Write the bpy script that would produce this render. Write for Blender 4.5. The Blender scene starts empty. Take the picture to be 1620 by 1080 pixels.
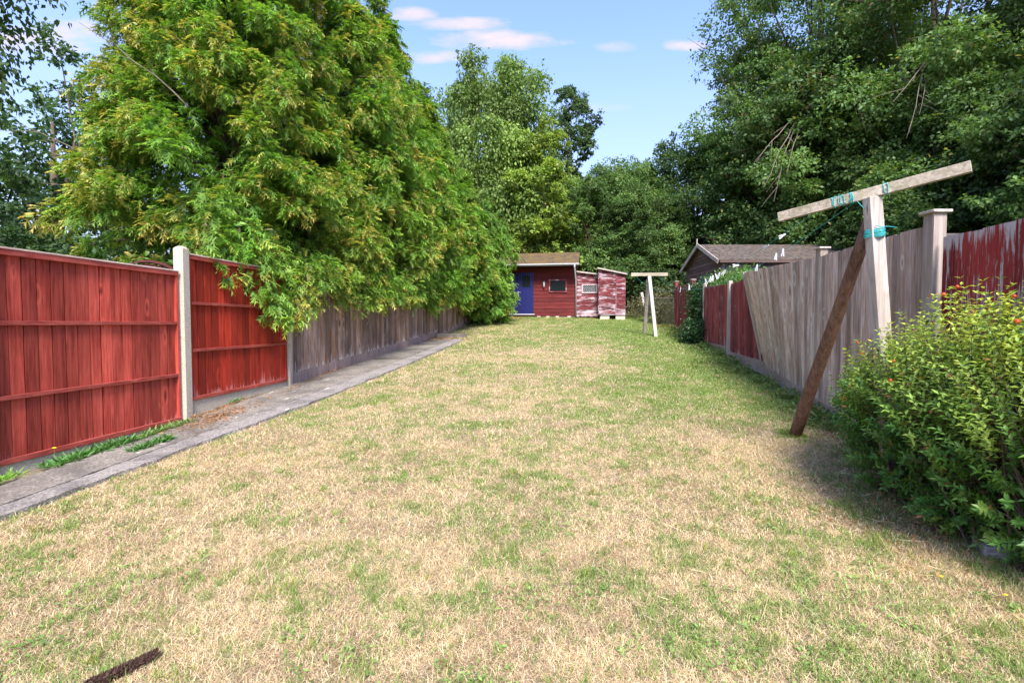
import bpy, math, random
import numpy as np
from mathutils import Vector
R_ = math.radians
sc = bpy.context.scene
COL = sc.collection

# ------------------------------------------------------------------ camera
cam_d = bpy.data.cameras.new('camera'); cam = bpy.data.objects.new('camera', cam_d); COL.objects.link(cam)
cam_d.sensor_width = 36.0; cam_d.lens = 17.0; cam_d.clip_start = 0.05; cam_d.clip_end = 3000
cam.location = (0, 0, 1.52); cam.rotation_euler = (R_(90 - 2.17), 0, 0)
sc.camera = cam
# ------------------------------------------------------------------ exposure
sc.view_settings.view_transform = 'Standard'; sc.view_settings.look = 'None'
sc.view_settings.exposure = 1.58; sc.view_settings.gamma = 1.0
sc.view_settings.use_curve_mapping = False
sc.cycles.max_bounces = 8; sc.cycles.diffuse_bounces = 4; sc.cycles.transmission_bounces = 4
sc.cycles.transparent_max_bounces = 8
# ------------------------------------------------------------------ world and sun
SUN_EL, SUN_AZ = 50.0, 171.0       # azimuth clockwise from +Y (view direction): behind the camera to the right
w = bpy.data.worlds.new("World"); sc.world = w; w.use_nodes = True
nt = w.node_tree; nt.nodes.clear()
def wn(t, **k):
    n = nt.nodes.new(t)
    for a, b in k.items(): setattr(n, a, b)
    return n
out = wn('ShaderNodeOutputWorld'); bg = wn('ShaderNodeBackground'); bg.inputs[1].default_value = 0.15
sky = wn('ShaderNodeTexSky', sky_type='NISHITA', sun_disc=False)
sky.sun_elevation = R_(SUN_EL); sky.sun_rotation = R_(SUN_AZ); sky.altitude = 100
sky.air_density = 1.3; sky.dust_density = 1.6; sky.ozone_density = 2.2
def wm(op, a, b=None, clamp=False):
    n = wn('ShaderNodeMath', operation=op); n.use_clamp = clamp
    for i, v in enumerate((a, b)):
        if v is None: continue
        if isinstance(v, (int, float)): n.inputs[i].default_value = v
        else: nt.links.new(v, n.inputs[i])
    return n.outputs[0]
tc = wn('ShaderNodeTexCoord'); sp = wn('ShaderNodeSeparateXYZ'); nt.links.new(tc.outputs['Generated'], sp.inputs[0])
yy = wm('MAXIMUM', sp.outputs[1], 0.02)
U = wm('DIVIDE', sp.outputs[0], yy); V = wm('DIVIDE', sp.outputs[2], yy)
cb = wn('ShaderNodeCombineXYZ'); nt.links.new(U, cb.inputs[0]); nt.links.new(wm('MULTIPLY', V, 3.2), cb.inputs[1])
nz = wn('ShaderNodeTexNoise'); nz.inputs['Scale'].default_value = 9.0; nz.inputs['Detail'].default_value = 7.0
nz.inputs['Roughness'].default_value = 0.6
nt.links.new(cb.outputs[0], nz.inputs['Vector'])
wob = wm('MULTIPLY', wm('SUBTRACT', nz.outputs[0], 0.5), 3.2)
acc = None
for px, py, ru, rv, st in ((88, 72, 95, 26, .95), (60, 62, 45, 12, .7), (655, 36, 48, 10, .9), (730, 50, 90, 9, .8), (790, 74, 95, 15, .95), (690, 100, 55, 9, .8),
                           (860, 150, 22, 6, .45), (1078, 82, 36, 8, .95), (975, 84, 32, 8, .4), (205, 12, 40, 10, .7), (120, 8, 40, 6, .5), (930, 178, 60, 7, .3), (-260, 60, 200, 40, .8), (1900, 60, 220, 40, .8)):
    u0, v0 = (px - 810) / 765, (511 - py) / 765
    du = wm('DIVIDE', wm('SUBTRACT', U, u0), ru * 1.12 / 765); dv = wm('DIVIDE', wm('SUBTRACT', V, v0), rv * 1.25 / 765)
    d = wm('ADD', wm('ADD', wm('MULTIPLY', du, du), wm('MULTIPLY', dv, dv)), wob)
    m = wm('MULTIPLY', wm('MULTIPLY', wm('SUBTRACT', 1.0, d), 0.75, True), st)
    acc = m if acc is None else wm('MAXIMUM', acc, m)
fw = wm('GREATER_THAN', sp.outputs[1], 0.05)
acc = wm('MULTIPLY', acc, fw)
tint = wn('ShaderNodeMixRGB', blend_type='MULTIPLY'); tint.inputs[0].default_value = 1.0
nt.links.new(sky.outputs[0], tint.inputs[1]); tint.inputs[2].default_value = (0.74, 0.745, 0.95, 1)
pale = wn('ShaderNodeMixRGB'); nt.links.new(wm('MULTIPLY', wm('SUBTRACT', 1.0, wm('DIVIDE', sp.outputs[2], 0.5), True), .9), pale.inputs[0]); nt.links.new(tint.outputs[0], pale.inputs[1])
pale.inputs[2].default_value = (1.55, 1.78, 2.4, 1)
mx = wn('ShaderNodeMixRGB'); nt.links.new(acc, mx.inputs[0]); nt.links.new(pale.outputs[0], mx.inputs[1])
mx.inputs[2].default_value = (2.4, 2.05, 2.5, 1)
nt.links.new(mx.outputs[0], bg.inputs[0]); nt.links.new(bg.outputs[0], out.inputs[0])
sun_d = bpy.data.lights.new('sun', 'SUN'); sun = bpy.data.objects.new('sun', sun_d); COL.objects.link(sun)
sun_d.energy = 2.8; sun_d.angle = R_(20.0); sun_d.color = (1.0, 0.95, 0.87)
sv = Vector((math.sin(R_(SUN_AZ)) * math.cos(R_(SUN_EL)), math.cos(R_(SUN_AZ)) * math.cos(R_(SUN_EL)), math.sin(R_(SUN_EL))))
sun.rotation_euler = sv.to_track_quat('Z', 'Y').to_euler(); sun.location = (5, -5, 20)

# ================================================================== helpers
rng = np.random.default_rng(7); random.seed(7)
def zg(y):
    y = np.asarray(y, float); yc = np.clip(y, -10, 24)
    yp = np.maximum(yc, 0)
    return .05 * yc + .001 * yp ** 2 + .006 * np.maximum(yc - 17, 0) ** 2
def z1(y): return float(zg(y))
def unit(v):
    return v / np.maximum(np.linalg.norm(v, axis=-1, keepdims=True), 1e-9)
def tag(o, label=None, cat=None, group=None, kind=None):
    if label: o['label'] = label
    if cat: o['category'] = cat
    if group: o['group'] = group
    if kind: o['kind'] = kind
    return o
def empty(name, loc=(0, 0, 0), rz=0):
    o = bpy.data.objects.new(name, None); COL.objects.link(o); o.location = loc; o.rotation_euler = (0, 0, rz)
    o.empty_display_size = .2
    return o
def link_mesh(name, me, mat, parent=None, loc=None):
    o = bpy.data.objects.new(name, me); COL.objects.link(o)
    if mat and not me.materials: me.materials.append(mat)
    if parent: o.parent = parent
    if loc is not None: o.location = loc
    return o
def np_mesh(name, V, F, C=None):
    """V (n,3), F (m,k) all same k, C (n,3) point colours"""
    me = bpy.data.meshes.new(name); V = np.asarray(V, np.float32); F = np.asarray(F, np.int32); k = F.shape[1]
    me.vertices.add(len(V)); me.vertices.foreach_set('co', V.ravel())
    me.loops.add(F.size); me.loops.foreach_set('vertex_index', F.ravel())
    me.polygons.add(len(F)); me.polygons.foreach_set('loop_start', np.arange(0, F.size, k, dtype=np.int32))
    try: me.polygons.foreach_set('loop_total', np.full(len(F), k, dtype=np.int32))
    except Exception: pass
    me.update(calc_edges=True)
    if C is not None:
        a = me.color_attributes.new('Col', 'FLOAT_COLOR', 'POINT')
        C4 = np.ones((len(V), 4), np.float32); C4[:, :3] = C; a.data.foreach_set('color', C4.ravel())
    return me
class TB:
    """triangle soup collector for leaves"""
    def __init__(s): s.V = []; s.F = []; s.C = []; s.n = 0
    def add(s, V, F, C): s.V.append(V); s.F.append(F + s.n); s.C.append(C); s.n += len(V)
    def mesh(s, name): return np_mesh(name, np.concatenate(s.V), np.concatenate(s.F), np.concatenate(s.C))
def leaves(tb, P, D, N, L, W, c0, c1, fold=.12):
    """rhombic folded leaves"""
    n = len(P); D = unit(D); S = unit(np.cross(D, N)); N = unit(np.cross(S, D))
    L = np.broadcast_to(L, n)[:, None]; W = np.broadcast_to(W, n)[:, None]
    a = P; t = P + D * L - N * L * .08
    m = P + D * L * .42 + N * W * fold
    l = m + S * W * .5; r = m - S * W * .5
    V = np.stack([a, l, t, r], 1).reshape(-1, 3)
    i = np.arange(n)[:, None] * 4
    F = np.concatenate([i + [0, 1, 2], i + [0, 2, 3]], 0)
    C = np.stack([c0, (c0 + c1) / 2, c1, (c0 + c1) / 2], 1).reshape(-1, 3)
    tb.add(V, F, C)
def sprays(tb, P, D, L, c0, c1, droop=.35, pairs=3, wid=.11):
    """feathery flat conifer sprays"""
    n = len(P); D = unit(D); up = np.array([0, 0, 1.0]); L = np.broadcast_to(L, n)[:, None]
    S = unit(np.cross(D, up + rng.normal(0, .35, (n, 3))))
    def pos(s): return P + D * L * s - up * L * droop * s * s
    items = [(0.05, 0, 1.0)]
    for k in range(pairs):
        s = .12 + .62 * k / max(1, pairs - 1)
        for sg in (-1, 1): items.append((s + (.04 if sg > 0 else 0), sg, .52 * (1 - .5 * s) + .06))
    for s, sg, ln in items:
        b = pos(s)
        if sg == 0: tip = pos(1.0); ax = S; wv = wid * 1.1
        else:
            tip = b + (D * .62 + S * sg * .78) * L * ln * rng.uniform(.75, 1.15, (n, 1)) - up * L * droop * ln * (.5 + s); ax = D; wv = wid
        V = np.stack([b - ax * L * wv, b + ax * L * wv, tip], 1).reshape(-1, 3)
        i = np.arange(n)[:, None] * 3
        F = i + [0, 1, 2]
        f = min(1, s + ln * .7)
        C = np.stack([c0 * (1 - s) + c1 * s] * 2 + [c0 * (1 - f) + c1 * f], 1).reshape(-1, 3)
        tb.add(V, F, C)
class MB:
    """general mesh collector: boards, tubes; per-vertex colour = (random, brightness, bleach)"""
    def __init__(s, o=(0, 0, 0)): s.v = []; s.f = []; s.c = []; s.o = Vector(o)
    def hexa(s, pts, c=None):
        """pts: 8 points, 0-3 bottom loop, 4-7 top loop"""
        if c is None: c = (random.random(), random.random(), 0)
        i = len(s.v); s.v += [tuple(Vector(p) - s.o) for p in pts]; s.c += [c] * 8
        for q in ((3, 2, 1, 0), (4, 5, 6, 7), (0, 1, 5, 4), (1, 2, 6, 5), (2, 3, 7, 6), (3, 0, 4, 7)): s.f.append(tuple(i + k for k in q))
    def box(s, c, size, rz=0, col=None, rx=0, ry=0):
        from mathutils import Euler
        m = Euler((rx, ry, rz)).to_matrix(); a, b, d = (x / 2 for x in size); c = Vector(c)
        s.hexa([c + m @ Vector(p) for p in ((-a, -b, -d), (a, -b, -d), (a, b, -d), (-a, b, -d), (-a, -b, d), (a, -b, d), (a, b, d), (-a, b, d))], col)
    def bar(s, p, q, w, t, up=(0, 0, 1), col=None, w2=None):
        """rectangular bar from p to q; w along side, t along up-ish"""
        p = Vector(p); q = Vector(q); d = (q - p).normalized(); sd = d.cross(Vector(up)).normalized(); u = sd.cross(d)
        w2 = w if w2 is None else w2
        P = [p + sd * a * w / 2 + u * b * t / 2 for a, b in ((-1, -1), (1, -1), (1, 1), (-1, 1))]
        Q = [q + sd * a * w2 / 2 + u * b * t / 2 for a, b in ((-1, -1), (1, -1), (1, 1), (-1, 1))]
        s.hexa(P + Q, col)
    def tube(s, pts, rad, seg=8, col=None, cap=True):
        pts = [Vector(p) for p in pts]; n = len(pts); base = len(s.v)
        rad = [rad] * n if isinstance(rad, (int, float)) else rad
        c = col or (random.random(), random.random(), 0); ref = None
        for k, p in enumerate(pts):
            d = (pts[min(k + 1, n - 1)] - pts[max(k - 1, 0)]).normalized()
            if ref is None: ref = d.orthogonal().normalized()
            ref = (ref - d * ref.dot(d)).normalized(); b = d.cross(ref)
            for j in range(seg):
                a = 2 * math.pi * j / seg
                s.v.append(tuple(p + (ref * math.cos(a) + b * math.sin(a)) * rad[k] - s.o)); s.c.append(c)
        for k in range(n - 1):
            for j in range(seg):
                a = base + k * seg + j; b2 = base + k * seg + (j + 1) % seg
                s.f.append((a, b2, b2 + seg, a + seg))
        if cap:
            s.f.append(tuple(base + j for j in range(seg))[::-1]); s.f.append(tuple(base + (n - 1) * seg + j for j in range(seg)))
    def poly(s, pts, c=(.5, .5, 0)):
        i = len(s.v); s.v += [tuple(Vector(p) - s.o) for p in pts]; s.c += [c] * len(pts); s.f.append(tuple(range(i, i + len(pts))))
    def prism(s, pts, ext, c=(.5, .5, 0)):
        """polygon pts extruded by vector ext"""
        n = len(pts); e = Vector(ext); i = len(s.v)
        s.v += [tuple(Vector(p) - s.o) for p in pts] + [tuple(Vector(p) + e - s.o) for p in pts]; s.c += [c] * (2 * n)
        s.f.append(tuple(range(i, i + n))[::-1]); s.f.append(tuple(range(i + n, i + 2 * n)))
        for k in range(n): s.f.append((i + k, i + (k + 1) % n, i + n + (k + 1) % n, i + n + k))
    def build(s, name, mat, parent=None, loc=None, smooth=False, bevel=0):
        me = bpy.data.meshes.new(name); me.from_pydata(s.v, [], s.f); me.update()
        a = me.color_attributes.new('Col', 'FLOAT_COLOR', 'POINT')
        a.data.foreach_set('color', np.array([(x[0], x[1], x[2], 1) for x in s.c], np.float32).ravel())
        import bmesh
        bm = bmesh.new(); bm.from_mesh(me); bmesh.ops.recalc_face_normals(bm, faces=bm.faces); bm.to_mesh(me); bm.free()
        if smooth: me.polygons.foreach_set('use_smooth', [True] * len(me.polygons))
        o = link_mesh(name, me, mat, parent, loc)
        if bevel:
            b = o.modifiers.new('edge', 'BEVEL'); b.width = bevel; b.segments = 2; b.limit_method = 'ANGLE'
        return o

# ================================================================== materials
def mat_base(name):
    m = bpy.data.materials.new(name); m.use_nodes = True; n = m.node_tree; n.nodes.clear()
    o = n.nodes.new('ShaderNodeOutputMaterial'); b = n.nodes.new('ShaderNodeBsdfPrincipled'); n.links.new(b.outputs[0], o.inputs[0])
    b.inputs['Roughness'].default_value = .85; b.inputs['Specular IOR Level'].default_value = .25
    return m, n, b, o
class NT:
    def __init__(s, n): s.n = n
    def node(s, t, **k):
        x = s.n.nodes.new(t)
        for a, b in k.items(): setattr(x, a, b)
        return x
    def put(s, sock, v):
        if isinstance(v, (int, float)): sock.default_value = v
        elif isinstance(v, tuple): sock.default_value = v if len(v) == len(sock.default_value) else (*v, 1)
        else: s.n.links.new(v, sock)
    def math(s, op, a, b=0, clamp=False):
        x = s.node('ShaderNodeMath', operation=op); x.use_clamp = clamp; s.put(x.inputs[0], a); s.put(x.inputs[1], b); return x.outputs[0]
    def mix(s, f, a, b, blend='MIX'):
        x = s.node('ShaderNodeMixRGB', blend_type=blend); s.put(x.inputs[0], f); s.put(x.inputs[1], a); s.put(x.inputs[2], b); return x.outputs[0]
    def mapr(s, v, a, b, c=0, d=1):
        x = s.node('ShaderNodeMapRange'); s.put(x.inputs[0], v)
        for i, q in enumerate((a, b, c, d)): x.inputs[i + 1].default_value = q
        return x.outputs[0]
    def noise(s, vec, scale=1, detail=5, rough=.55, dist=0):
        x = s.node('ShaderNodeTexNoise'); s.put(x.inputs['Vector'], vec); x.inputs['Scale'].default_value = scale
        x.inputs['Detail'].default_value = detail; x.inputs['Roughness'].default_value = rough; x.inputs['Distortion'].default_value = dist
        return x.outputs[0]
    def scaled(s, vec, sc3):
        x = s.node('ShaderNodeMapping'); s.put(x.inputs[0], vec); x.inputs['Scale'].default_value = sc3; return x.outputs[0]
    def bump(s, h, dist, strength=1):
        x = s.node('ShaderNodeBump'); s.put(x.inputs['Height'], h); x.inputs['Distance'].default_value = dist; x.inputs['Strength'].default_value = strength
        return x.outputs[0]
def wood(name, c1, c2, axis='z', peel=0.0, peelcol=(.5, .45, .42), bottom=0.0, knots=True, rough=.8, streak=None, var=.45):
    m, n, b, o = mat_base(name); t = NT(n)
    tc = t.node('ShaderNodeTexCoord'); at = t.node('ShaderNodeAttribute'); at.attribute_name = 'Col'
    se = t.node('ShaderNodeSeparateColor'); t.put(se.inputs[0], at.outputs['Color']); rr, gg, bb = se.outputs[0], se.outputs[1], se.outputs[2]
    off = t.node('ShaderNodeVectorMath', operation='ADD'); t.put(off.inputs[0], tc.outputs['Object'])
    cmb = t.node('ShaderNodeCombineXYZ'); o1 = t.math('MULTIPLY', rr, 13.7)
    for i in range(3): t.put(cmb.inputs[i], o1)
    t.put(off.inputs[1], cmb.outputs[0]); vec = off.outputs[0]
    lo = .045; f = lambda s: tuple(s * (lo if ax == axis else 1) for ax in 'xyz')
    g1 = t.noise(t.scaled(vec, f(38)), 1, 6, .65, .6); g2 = t.noise(t.scaled(vec, f(150)), 1, 3, .6)
    lo = .3; big = t.noise(t.scaled(vec, f(5)), 1, 4, .6)
    gm = t.mapr(t.math('ADD', t.math('MULTIPLY', g1, .65), t.math('ADD', t.math('MULTIPLY', g2, .2), t.math('MULTIPLY', big, .4))), .5, .76)
    col = t.mix(gm, c1, c2)
    if streak is not None:
        lo = .12; st = t.mapr(t.noise(t.scaled(vec, f(14)), 1, 5, .6), .5, .68)
        col = t.mix(st, col, streak)
    col = t.mix(1.0, col, t.mapr(gg, 0, 1, 1 - var, 1 + var * .7), 'MULTIPLY')
    if knots:
        lo = .35; vo = t.node('ShaderNodeTexVoronoi'); t.put(vo.inputs['Vector'], t.scaled(vec, f(7))); vo.inputs['Scale'].default_value = 1
        sc_ = t.node('ShaderNodeSeparateColor'); t.put(sc_.inputs[0], vo.outputs['Color']); msk = t.mapr(sc_.outputs[0], .45, .6); dd = t.math('MULTIPLY', t.math('ADD', vo.outputs['Distance'], t.math('MULTIPLY', t.math('SUBTRACT', g1, .5), .22)), t.math('ADD', .7, sc_.outputs[1])); kn = t.math('MULTIPLY', t.mapr(dd, .06, .16, 1, 0), msk); ring = t.math('MULTIPLY', t.mapr(t.math('ABSOLUTE', t.math('SUBTRACT', dd, .24)), 0, .09, .4, 0), msk); col = t.mix(ring, col, tuple(min(.8, x * 1.5) for x in c2))
        col = t.mix(t.math('MULTIPLY', kn, .75), col, tuple(x * .3 for x in c1))
    hgt = g1
    if peel > 0 or bottom > 0:
        lo = .07; pn = t.noise(t.scaled(vec, f(42)), 1, 8, .72, .3); lo = .5; pb = t.noise(t.scaled(vec, f(3.2)), 1, 3)
        v = t.math('ADD', t.math('ADD', t.math('MULTIPLY', pn, .6), t.math('MULTIPLY', pb, .4)), t.math('MULTIPLY', bb, bottom))
        th = .72 - peel * .4
        pm = t.mapr(v, th, th + .05)
        col = t.mix(pm, col, t.mix(g1, tuple(x * .75 for x in peelcol), tuple(min(1, x * 1.2) for x in peelcol)))
        hgt = t.math('SUBTRACT', g1, t.math('MULTIPLY', pm, .4))
    t.put(b.inputs['Base Color'], col); b.inputs['Roughness'].default_value = rough
    t.put(b.inputs['Normal'], t.bump(hgt, .004, .9))
    return m
def leafmat(name, trans=.35, rough=.5, spec=.3):
    m, n, b, o = mat_base(name); t = NT(n); at = t.node('ShaderNodeAttribute'); at.attribute_name = 'Col'
    t.put(b.inputs['Base Color'], at.outputs['Color']); b.inputs['Roughness'].default_value = rough; b.inputs['Specular IOR Level'].default_value = spec
    tr = t.node('ShaderNodeBsdfTranslucent')
    t.put(tr.inputs[0], t.mix(1.0, at.outputs['Color'], (1.5, 1.5, .7, 1), 'MULTIPLY'))
    mx = t.node('ShaderNodeMixShader'); mx.inputs[0].default_value = trans
    n.links.new(b.outputs[0], mx.inputs[1]); n.links.new(tr.outputs[0], mx.inputs[2]); n.links.new(mx.outputs[0], o.inputs[0])
    return m
def plain(name, c1, c2=None, scale=30, rough=.7, metal=0, bump=0.0, spec=.3):
    m, n, b, o = mat_base(name); t = NT(n); tc = t.node('ShaderNodeTexCoord'); nn = t.noise(tc.outputs['Object'], scale, 6, .65)
    t.put(b.inputs['Base Color'], t.mix(t.mapr(nn, .35, .65), c1, c2 or tuple(x * .7 for x in c1)))
    b.inputs['Roughness'].default_value = rough; b.inputs['Metallic'].default_value = metal; b.inputs['Specular IOR Level'].default_value = spec
    if bump: t.put(b.inputs['Normal'], t.bump(nn, bump))
    return m
M = {}
M['leaf'] = leafmat('foliage'); M['grass'] = leafmat('grass_blades', .3, .7, .1); M['gloss_leaf'] = leafmat('shrub_leaves', .3, .42, .4)
M['red_left'] = wood('red_stained_boards', (.24, .026, .016), (.58, .098, .065), peel=.17, peelcol=(.62, .22, .18), bottom=.12, rough=.62)
M['red_fresh'] = wood('deep_red_boards', (.20, .014, .008), (.45, .042, .020), peel=.13, peelcol=(.52, .20, .17), bottom=.22, rough=.6)
M['gap_shade'] = plain('gap_shade_dark_red', (.02, .006, .005), None, 20, .9)  # near-black red, stands in for the shade in gaps between boards
M['gap_shade2'] = plain('dark_maroon_paint', (.10, .018, .015), (.06, .012, .012), 20, .7)
M['red_rail'] = wood('red_rail', (.22, .032, .024), (.44, .095, .07), axis='y', peel=.14, peelcol=(.50, .27, .24), rough=.65)
M['red_right'] = wood('flaking_red_boards', (.17, .022, .025), (.38, .085, .09), peel=.34, peelcol=(.55, .42, .42), bottom=.06, rough=.8)
M['red_peel'] = wood('badly_flaking_red_boards', (.20, .016, .014), (.33, .04, .035), peel=.53, peelcol=(.50, .42, .42), bottom=.16, rough=.8)
M['brown_left'] = wood('weathered_brown_boards', (.12, .068, .046), (.44, .32, .265), streak=(.30, .145, .07), peel=.24, peelcol=(.58, .49, .44), bottom=.14, var=.5)
M['brown_right'] = wood('weathered_grey_brown_boards', (.31, .20, .155), (.74, .585, .50), streak=(.40, .235, .15), peel=.13, peelcol=(.50, .42, .41), bottom=.08, var=.4)
M['post_grey'] = wood('bare_weathered_timber', (.30, .25, .21), (.52, .45, .39), var=.15)
M['post_brown'] = wood('brown_post', (.22, .15, .12), (.44, .32, .29), var=.25)
M['bar_grey'] = wood('bare_weathered_timber_bar', (.24, .20, .145), (.54, .46, .36), axis='x', var=.1, streak=(.25, .22, .13))
M['sleeper'] = wood('grey_old_sleeper', (.20, .17, .16), (.48, .43, .42), axis='x', var=.2, knots=False)
M['pole'] = wood('dark_brown_round_pole', (.085, .042, .027), (.25, .14, .09), peel=.2, peelcol=(.36, .23, .13), var=.1)
M['white_wood'] = wood('white_painted_timber', (.32, .30, .27), (.48, .46, .42), var=.1, knots=False)
M['board_brown'] = wood('brown_shed_boards', (.10, .062, .052), (.21, .14, .12), axis='x', var=.3)
M['board_plum'] = wood('plum_shed_boards', (.13, .095, .115), (.23, .175, .20), var=.3)
M['shed_red'] = wood('red_shed_boards', (.08, .011, .011), (.165, .024, .022), axis='x', peel=.12, peelcol=(.42, .30, .30), bottom=.07, var=.25)
M['shed_peel'] = wood('peeling_red_shed_boards', (.085, .014, .016), (.19, .034, .038), axis='x', peel=.48, peelcol=(.48, .38, .40), bottom=.07, var=.4)
M['blue'] = plain('blue_door_paint', (.008, .010, .085), (.012, .016, .11), 12, .45)
M['white'] = plain('white_paint', (.52, .52, .52), (.40, .40, .40), 25, .5)
M['dark'] = plain('dark_void', (.012, .012, .012), None, 10, .9)
M['rope'] = plain('teal_cord', (.03, .33, .33), (.05, .42, .40), 60, .5)
M['peg'] = plain('peg_plastic', (.78, .76, .78), (.68, .66, .68), 60, .4)
M['bark'] = plain('bark', (.15, .11, .08), (.07, .05, .04), 9, .95, bump=.02)
M['twig'] = plain('bare_twigs', (.22, .18, .14), (.12, .09, .07), 20, .9)
M['felt'] = plain('roof_felt', (.04, .034, .031), (.13, .10, .08), 7, .95, bump=.01)
M['metal'] = plain('lamp_metal', (.35, .36, .36), (.25, .25, .25), 30, .4, .6)
m, n, b, o = mat_base('window_glass'); b.inputs['Base Color'].default_value = (.010, .014, .013, 1); b.inputs['Roughness'].default_value = .25; b.inputs['Specular IOR Level'].default_value = .12; M['glass'] = m
def m_moss():
    m, n, b, o = mat_base('mossy_roof_felt'); t = NT(n); tc = t.node('ShaderNodeTexCoord')
    a = t.noise(tc.outputs['Object'], 3.0, 8, .7); c = t.noise(tc.outputs['Object'], 28, 5, .7)
    col = t.mix(t.mapr(c, .35, .65), (.05, .04, .033, 1), (.11, .08, .055, 1))
    moss = t.mix(c, (.10, .07, .025, 1), (.21, .13, .045, 1))
    col = t.mix(t.mapr(t.math('ADD', a, t.math('MULTIPLY', c, .35)), .56, .78), col, moss)
    t.put(b.inputs['Base Color'], col); t.put(b.inputs['Normal'], t.bump(c, .03)); b.inputs['Roughness'].default_value = 1
    return m
M['moss'] = m_moss()
def m_concrete(name, c1, c2, dark, lights, sc=1.0, dk=(.53, .62)):
    m, n, b, o = mat_base(name); t = NT(n); tc = t.node('ShaderNodeTexCoord'); v = tc.outputs['Object']
    a = t.noise(v, 2.2 * sc, 7, .68); c = t.noise(v, 45 * sc, 4, .7); d = t.noise(v, 160 * sc, 2, .6)
    col = t.mix(t.mapr(c, .42, .58), c1, c2)
    col = t.mix(t.math('MULTIPLY', t.mapr(t.math('ADD', t.math('MULTIPLY', a, .75), t.math('MULTIPLY', c, .25)), dk[0], dk[1]), .85), col, t.mix(d, dark, tuple(x * 1.8 for x in dark[:3]) + (1,)))
    vo = t.node('ShaderNodeTexVoronoi'); t.put(vo.inputs['Vector'], v); vo.inputs['Scale'].default_value = 38 * sc
    col = t.mix(t.mapr(vo.outputs['Distance'], .1, .22, .55, 0), col, lights)
    big = t.noise(t.scaled(v, (1, .45, 1)), 7.5 * sc, 5, .6)
    col = t.mix(t.mapr(big, .66, .69, 0, .8), col, lights)
    t.put(b.inputs['Base Color'], col)
    t.put(b.inputs['Normal'], t.bump(t.math('ADD', c, t.math('MULTIPLY', d, .4)), .006)); b.inputs['Roughness'].default_value = .95
    return m
M['path'] = m_concrete('old_concrete', (.30, .262, .22, 1), (.17, .147, .12, 1), (.075, .065, .056, 1), (.50, .455, .39, 1), dk=(.40, .58))
M['concrete'] = m_concrete('pale_cast_concrete', (.58, .51, .40, 1), (.42, .365, .28, 1), (.25, .215, .165, 1), (.68, .62, .52, 1), sc=1.6)
M['kerb'] = m_concrete('worn_concrete_strip', (.32, .285, .25, 1), (.17, .15, .135, 1), (.08, .07, .065, 1), (.52, .49, .46, 1), sc=1.1, dk=(.46, .6))

# ================================================================== ground
_lat = rng.random((256, 256))
def vnoise(x, y, s):
    x = np.asarray(x) * s + 100; y = np.asarray(y) * s + 100
    xi = np.floor(x).astype(int); yi = np.floor(y).astype(int); fx = x - xi; fy = y - yi
    fx = fx * fx * (3 - 2 * fx); fy = fy * fy * (3 - 2 * fy)
    g = lambda a, b: _lat[a % 256, b % 256]
    return (g(xi, yi) * (1 - fx) + g(xi + 1, yi) * fx) * (1 - fy) + (g(xi, yi + 1) * (1 - fx) + g(xi + 1, yi + 1) * fx) * fy
def fbm(x, y, s, o=4):
    r = 0; a = .5; tot = 0
    for k in range(o): r = r + a * vnoise(x + 7.3 * k, y - 3.1 * k, s * 2 ** k); tot += a; a *= .55
    return r / tot
# left fence / path / right fence polylines (y -> x)
PL = lambda ys, xs: (lambda y: np.interp(y, ys, xs))
fenceL = PL([-2, 3.85, 5.94, 8.2, 16.1, 22, 26], [-4.95, -4.31, -4.08, -3.82, -2.50, -1.60, -1.0])
fenceR = PL([-2, 1.6, 4, 6.5, 9.4, 11.2, 14, 19, 26], [2.2, 2.95, 3.5, 4.09, 4.67, 5.08, 5.55, 6.4, 7.6])
pathL = PL([-2, 3.0, 3.89, 5.72, 8.0, 13.3, 16.0], [-4.82, -4.15, -4.0, -3.87, -3.66, -2.86, -2.42])
pathR = PL([-2, 2.0, 3.29, 4.6, 6.57, 8.98, 14, 15.2], [-4.15, -3.68, -3.46, -3.24, -2.84, -2.43, -1.66, -1.5])
def greenness(x, y):
    g = .02 + .034 * np.clip(y - 3, 0, 12) + .10 * np.clip((x + 1.0) / 3.0, -1.0, 1.6)
    g = g + .5 * np.clip((y - 4.8) / 4, 0, 1) * np.clip((x - (.2 + .14 * y)) / 1.6, 0, 1)
    g = g + .5 * np.clip(1 - (fenceR(y) - x) / .8, 0, 1) - .35 * np.exp(-((x - 1.0) / 2.2) ** 2 - ((y - 12.3) / 1.3) ** 2) - .25 * np.exp(-((x - 2.6) / .9) ** 2 - ((y - 4.9) / .6) ** 2)
    g = g + .15 * np.clip((y - 14) / 4, 0, 1)
    return np.clip(g + .8 * (fbm(x, y, .6, 3) - .5) + 1.3 * (fbm(x + 31, y, 3.5, 3) - .5) + 2.0 * (fbm(x + 3, y + 9, 13.0, 3) - .5), 0, 1)
DRY = np.array([.71, .555, .315]); DRY2 = np.array([.73, .545, .375]); GRN = np.array([.16, .27, .06]); GRN2 = np.array([.33, .42, .12])
def lawncol(x, y, n):
    g = greenness(x, y)[:, None]
    base = DRY * (1 - n) + DRY2 * n
    gr = GRN * (1 - n) + GRN2 * n
    return base * (1 - g) + gr * g
xs = np.concatenate([-10 * 1.6 ** np.arange(11, 0, -1), np.arange(-10, 14.01, .2), 14 * 1.55 ** np.arange(1, 11)])
ys = np.concatenate([-4 * 1.7 ** np.arange(10, 0, -1), np.arange(-4, 27.01, .2), 27 * 1.5 ** np.arange(1, 10)])
X, Y = np.meshgrid(xs, ys); Xf, Yf = X.ravel(), Y.ravel()
nf = rng.random((len(Xf), 1))
cg = lawncol(Xf, Yf, nf) * .56
soil = np.array([.16, .12, .085])
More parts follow.
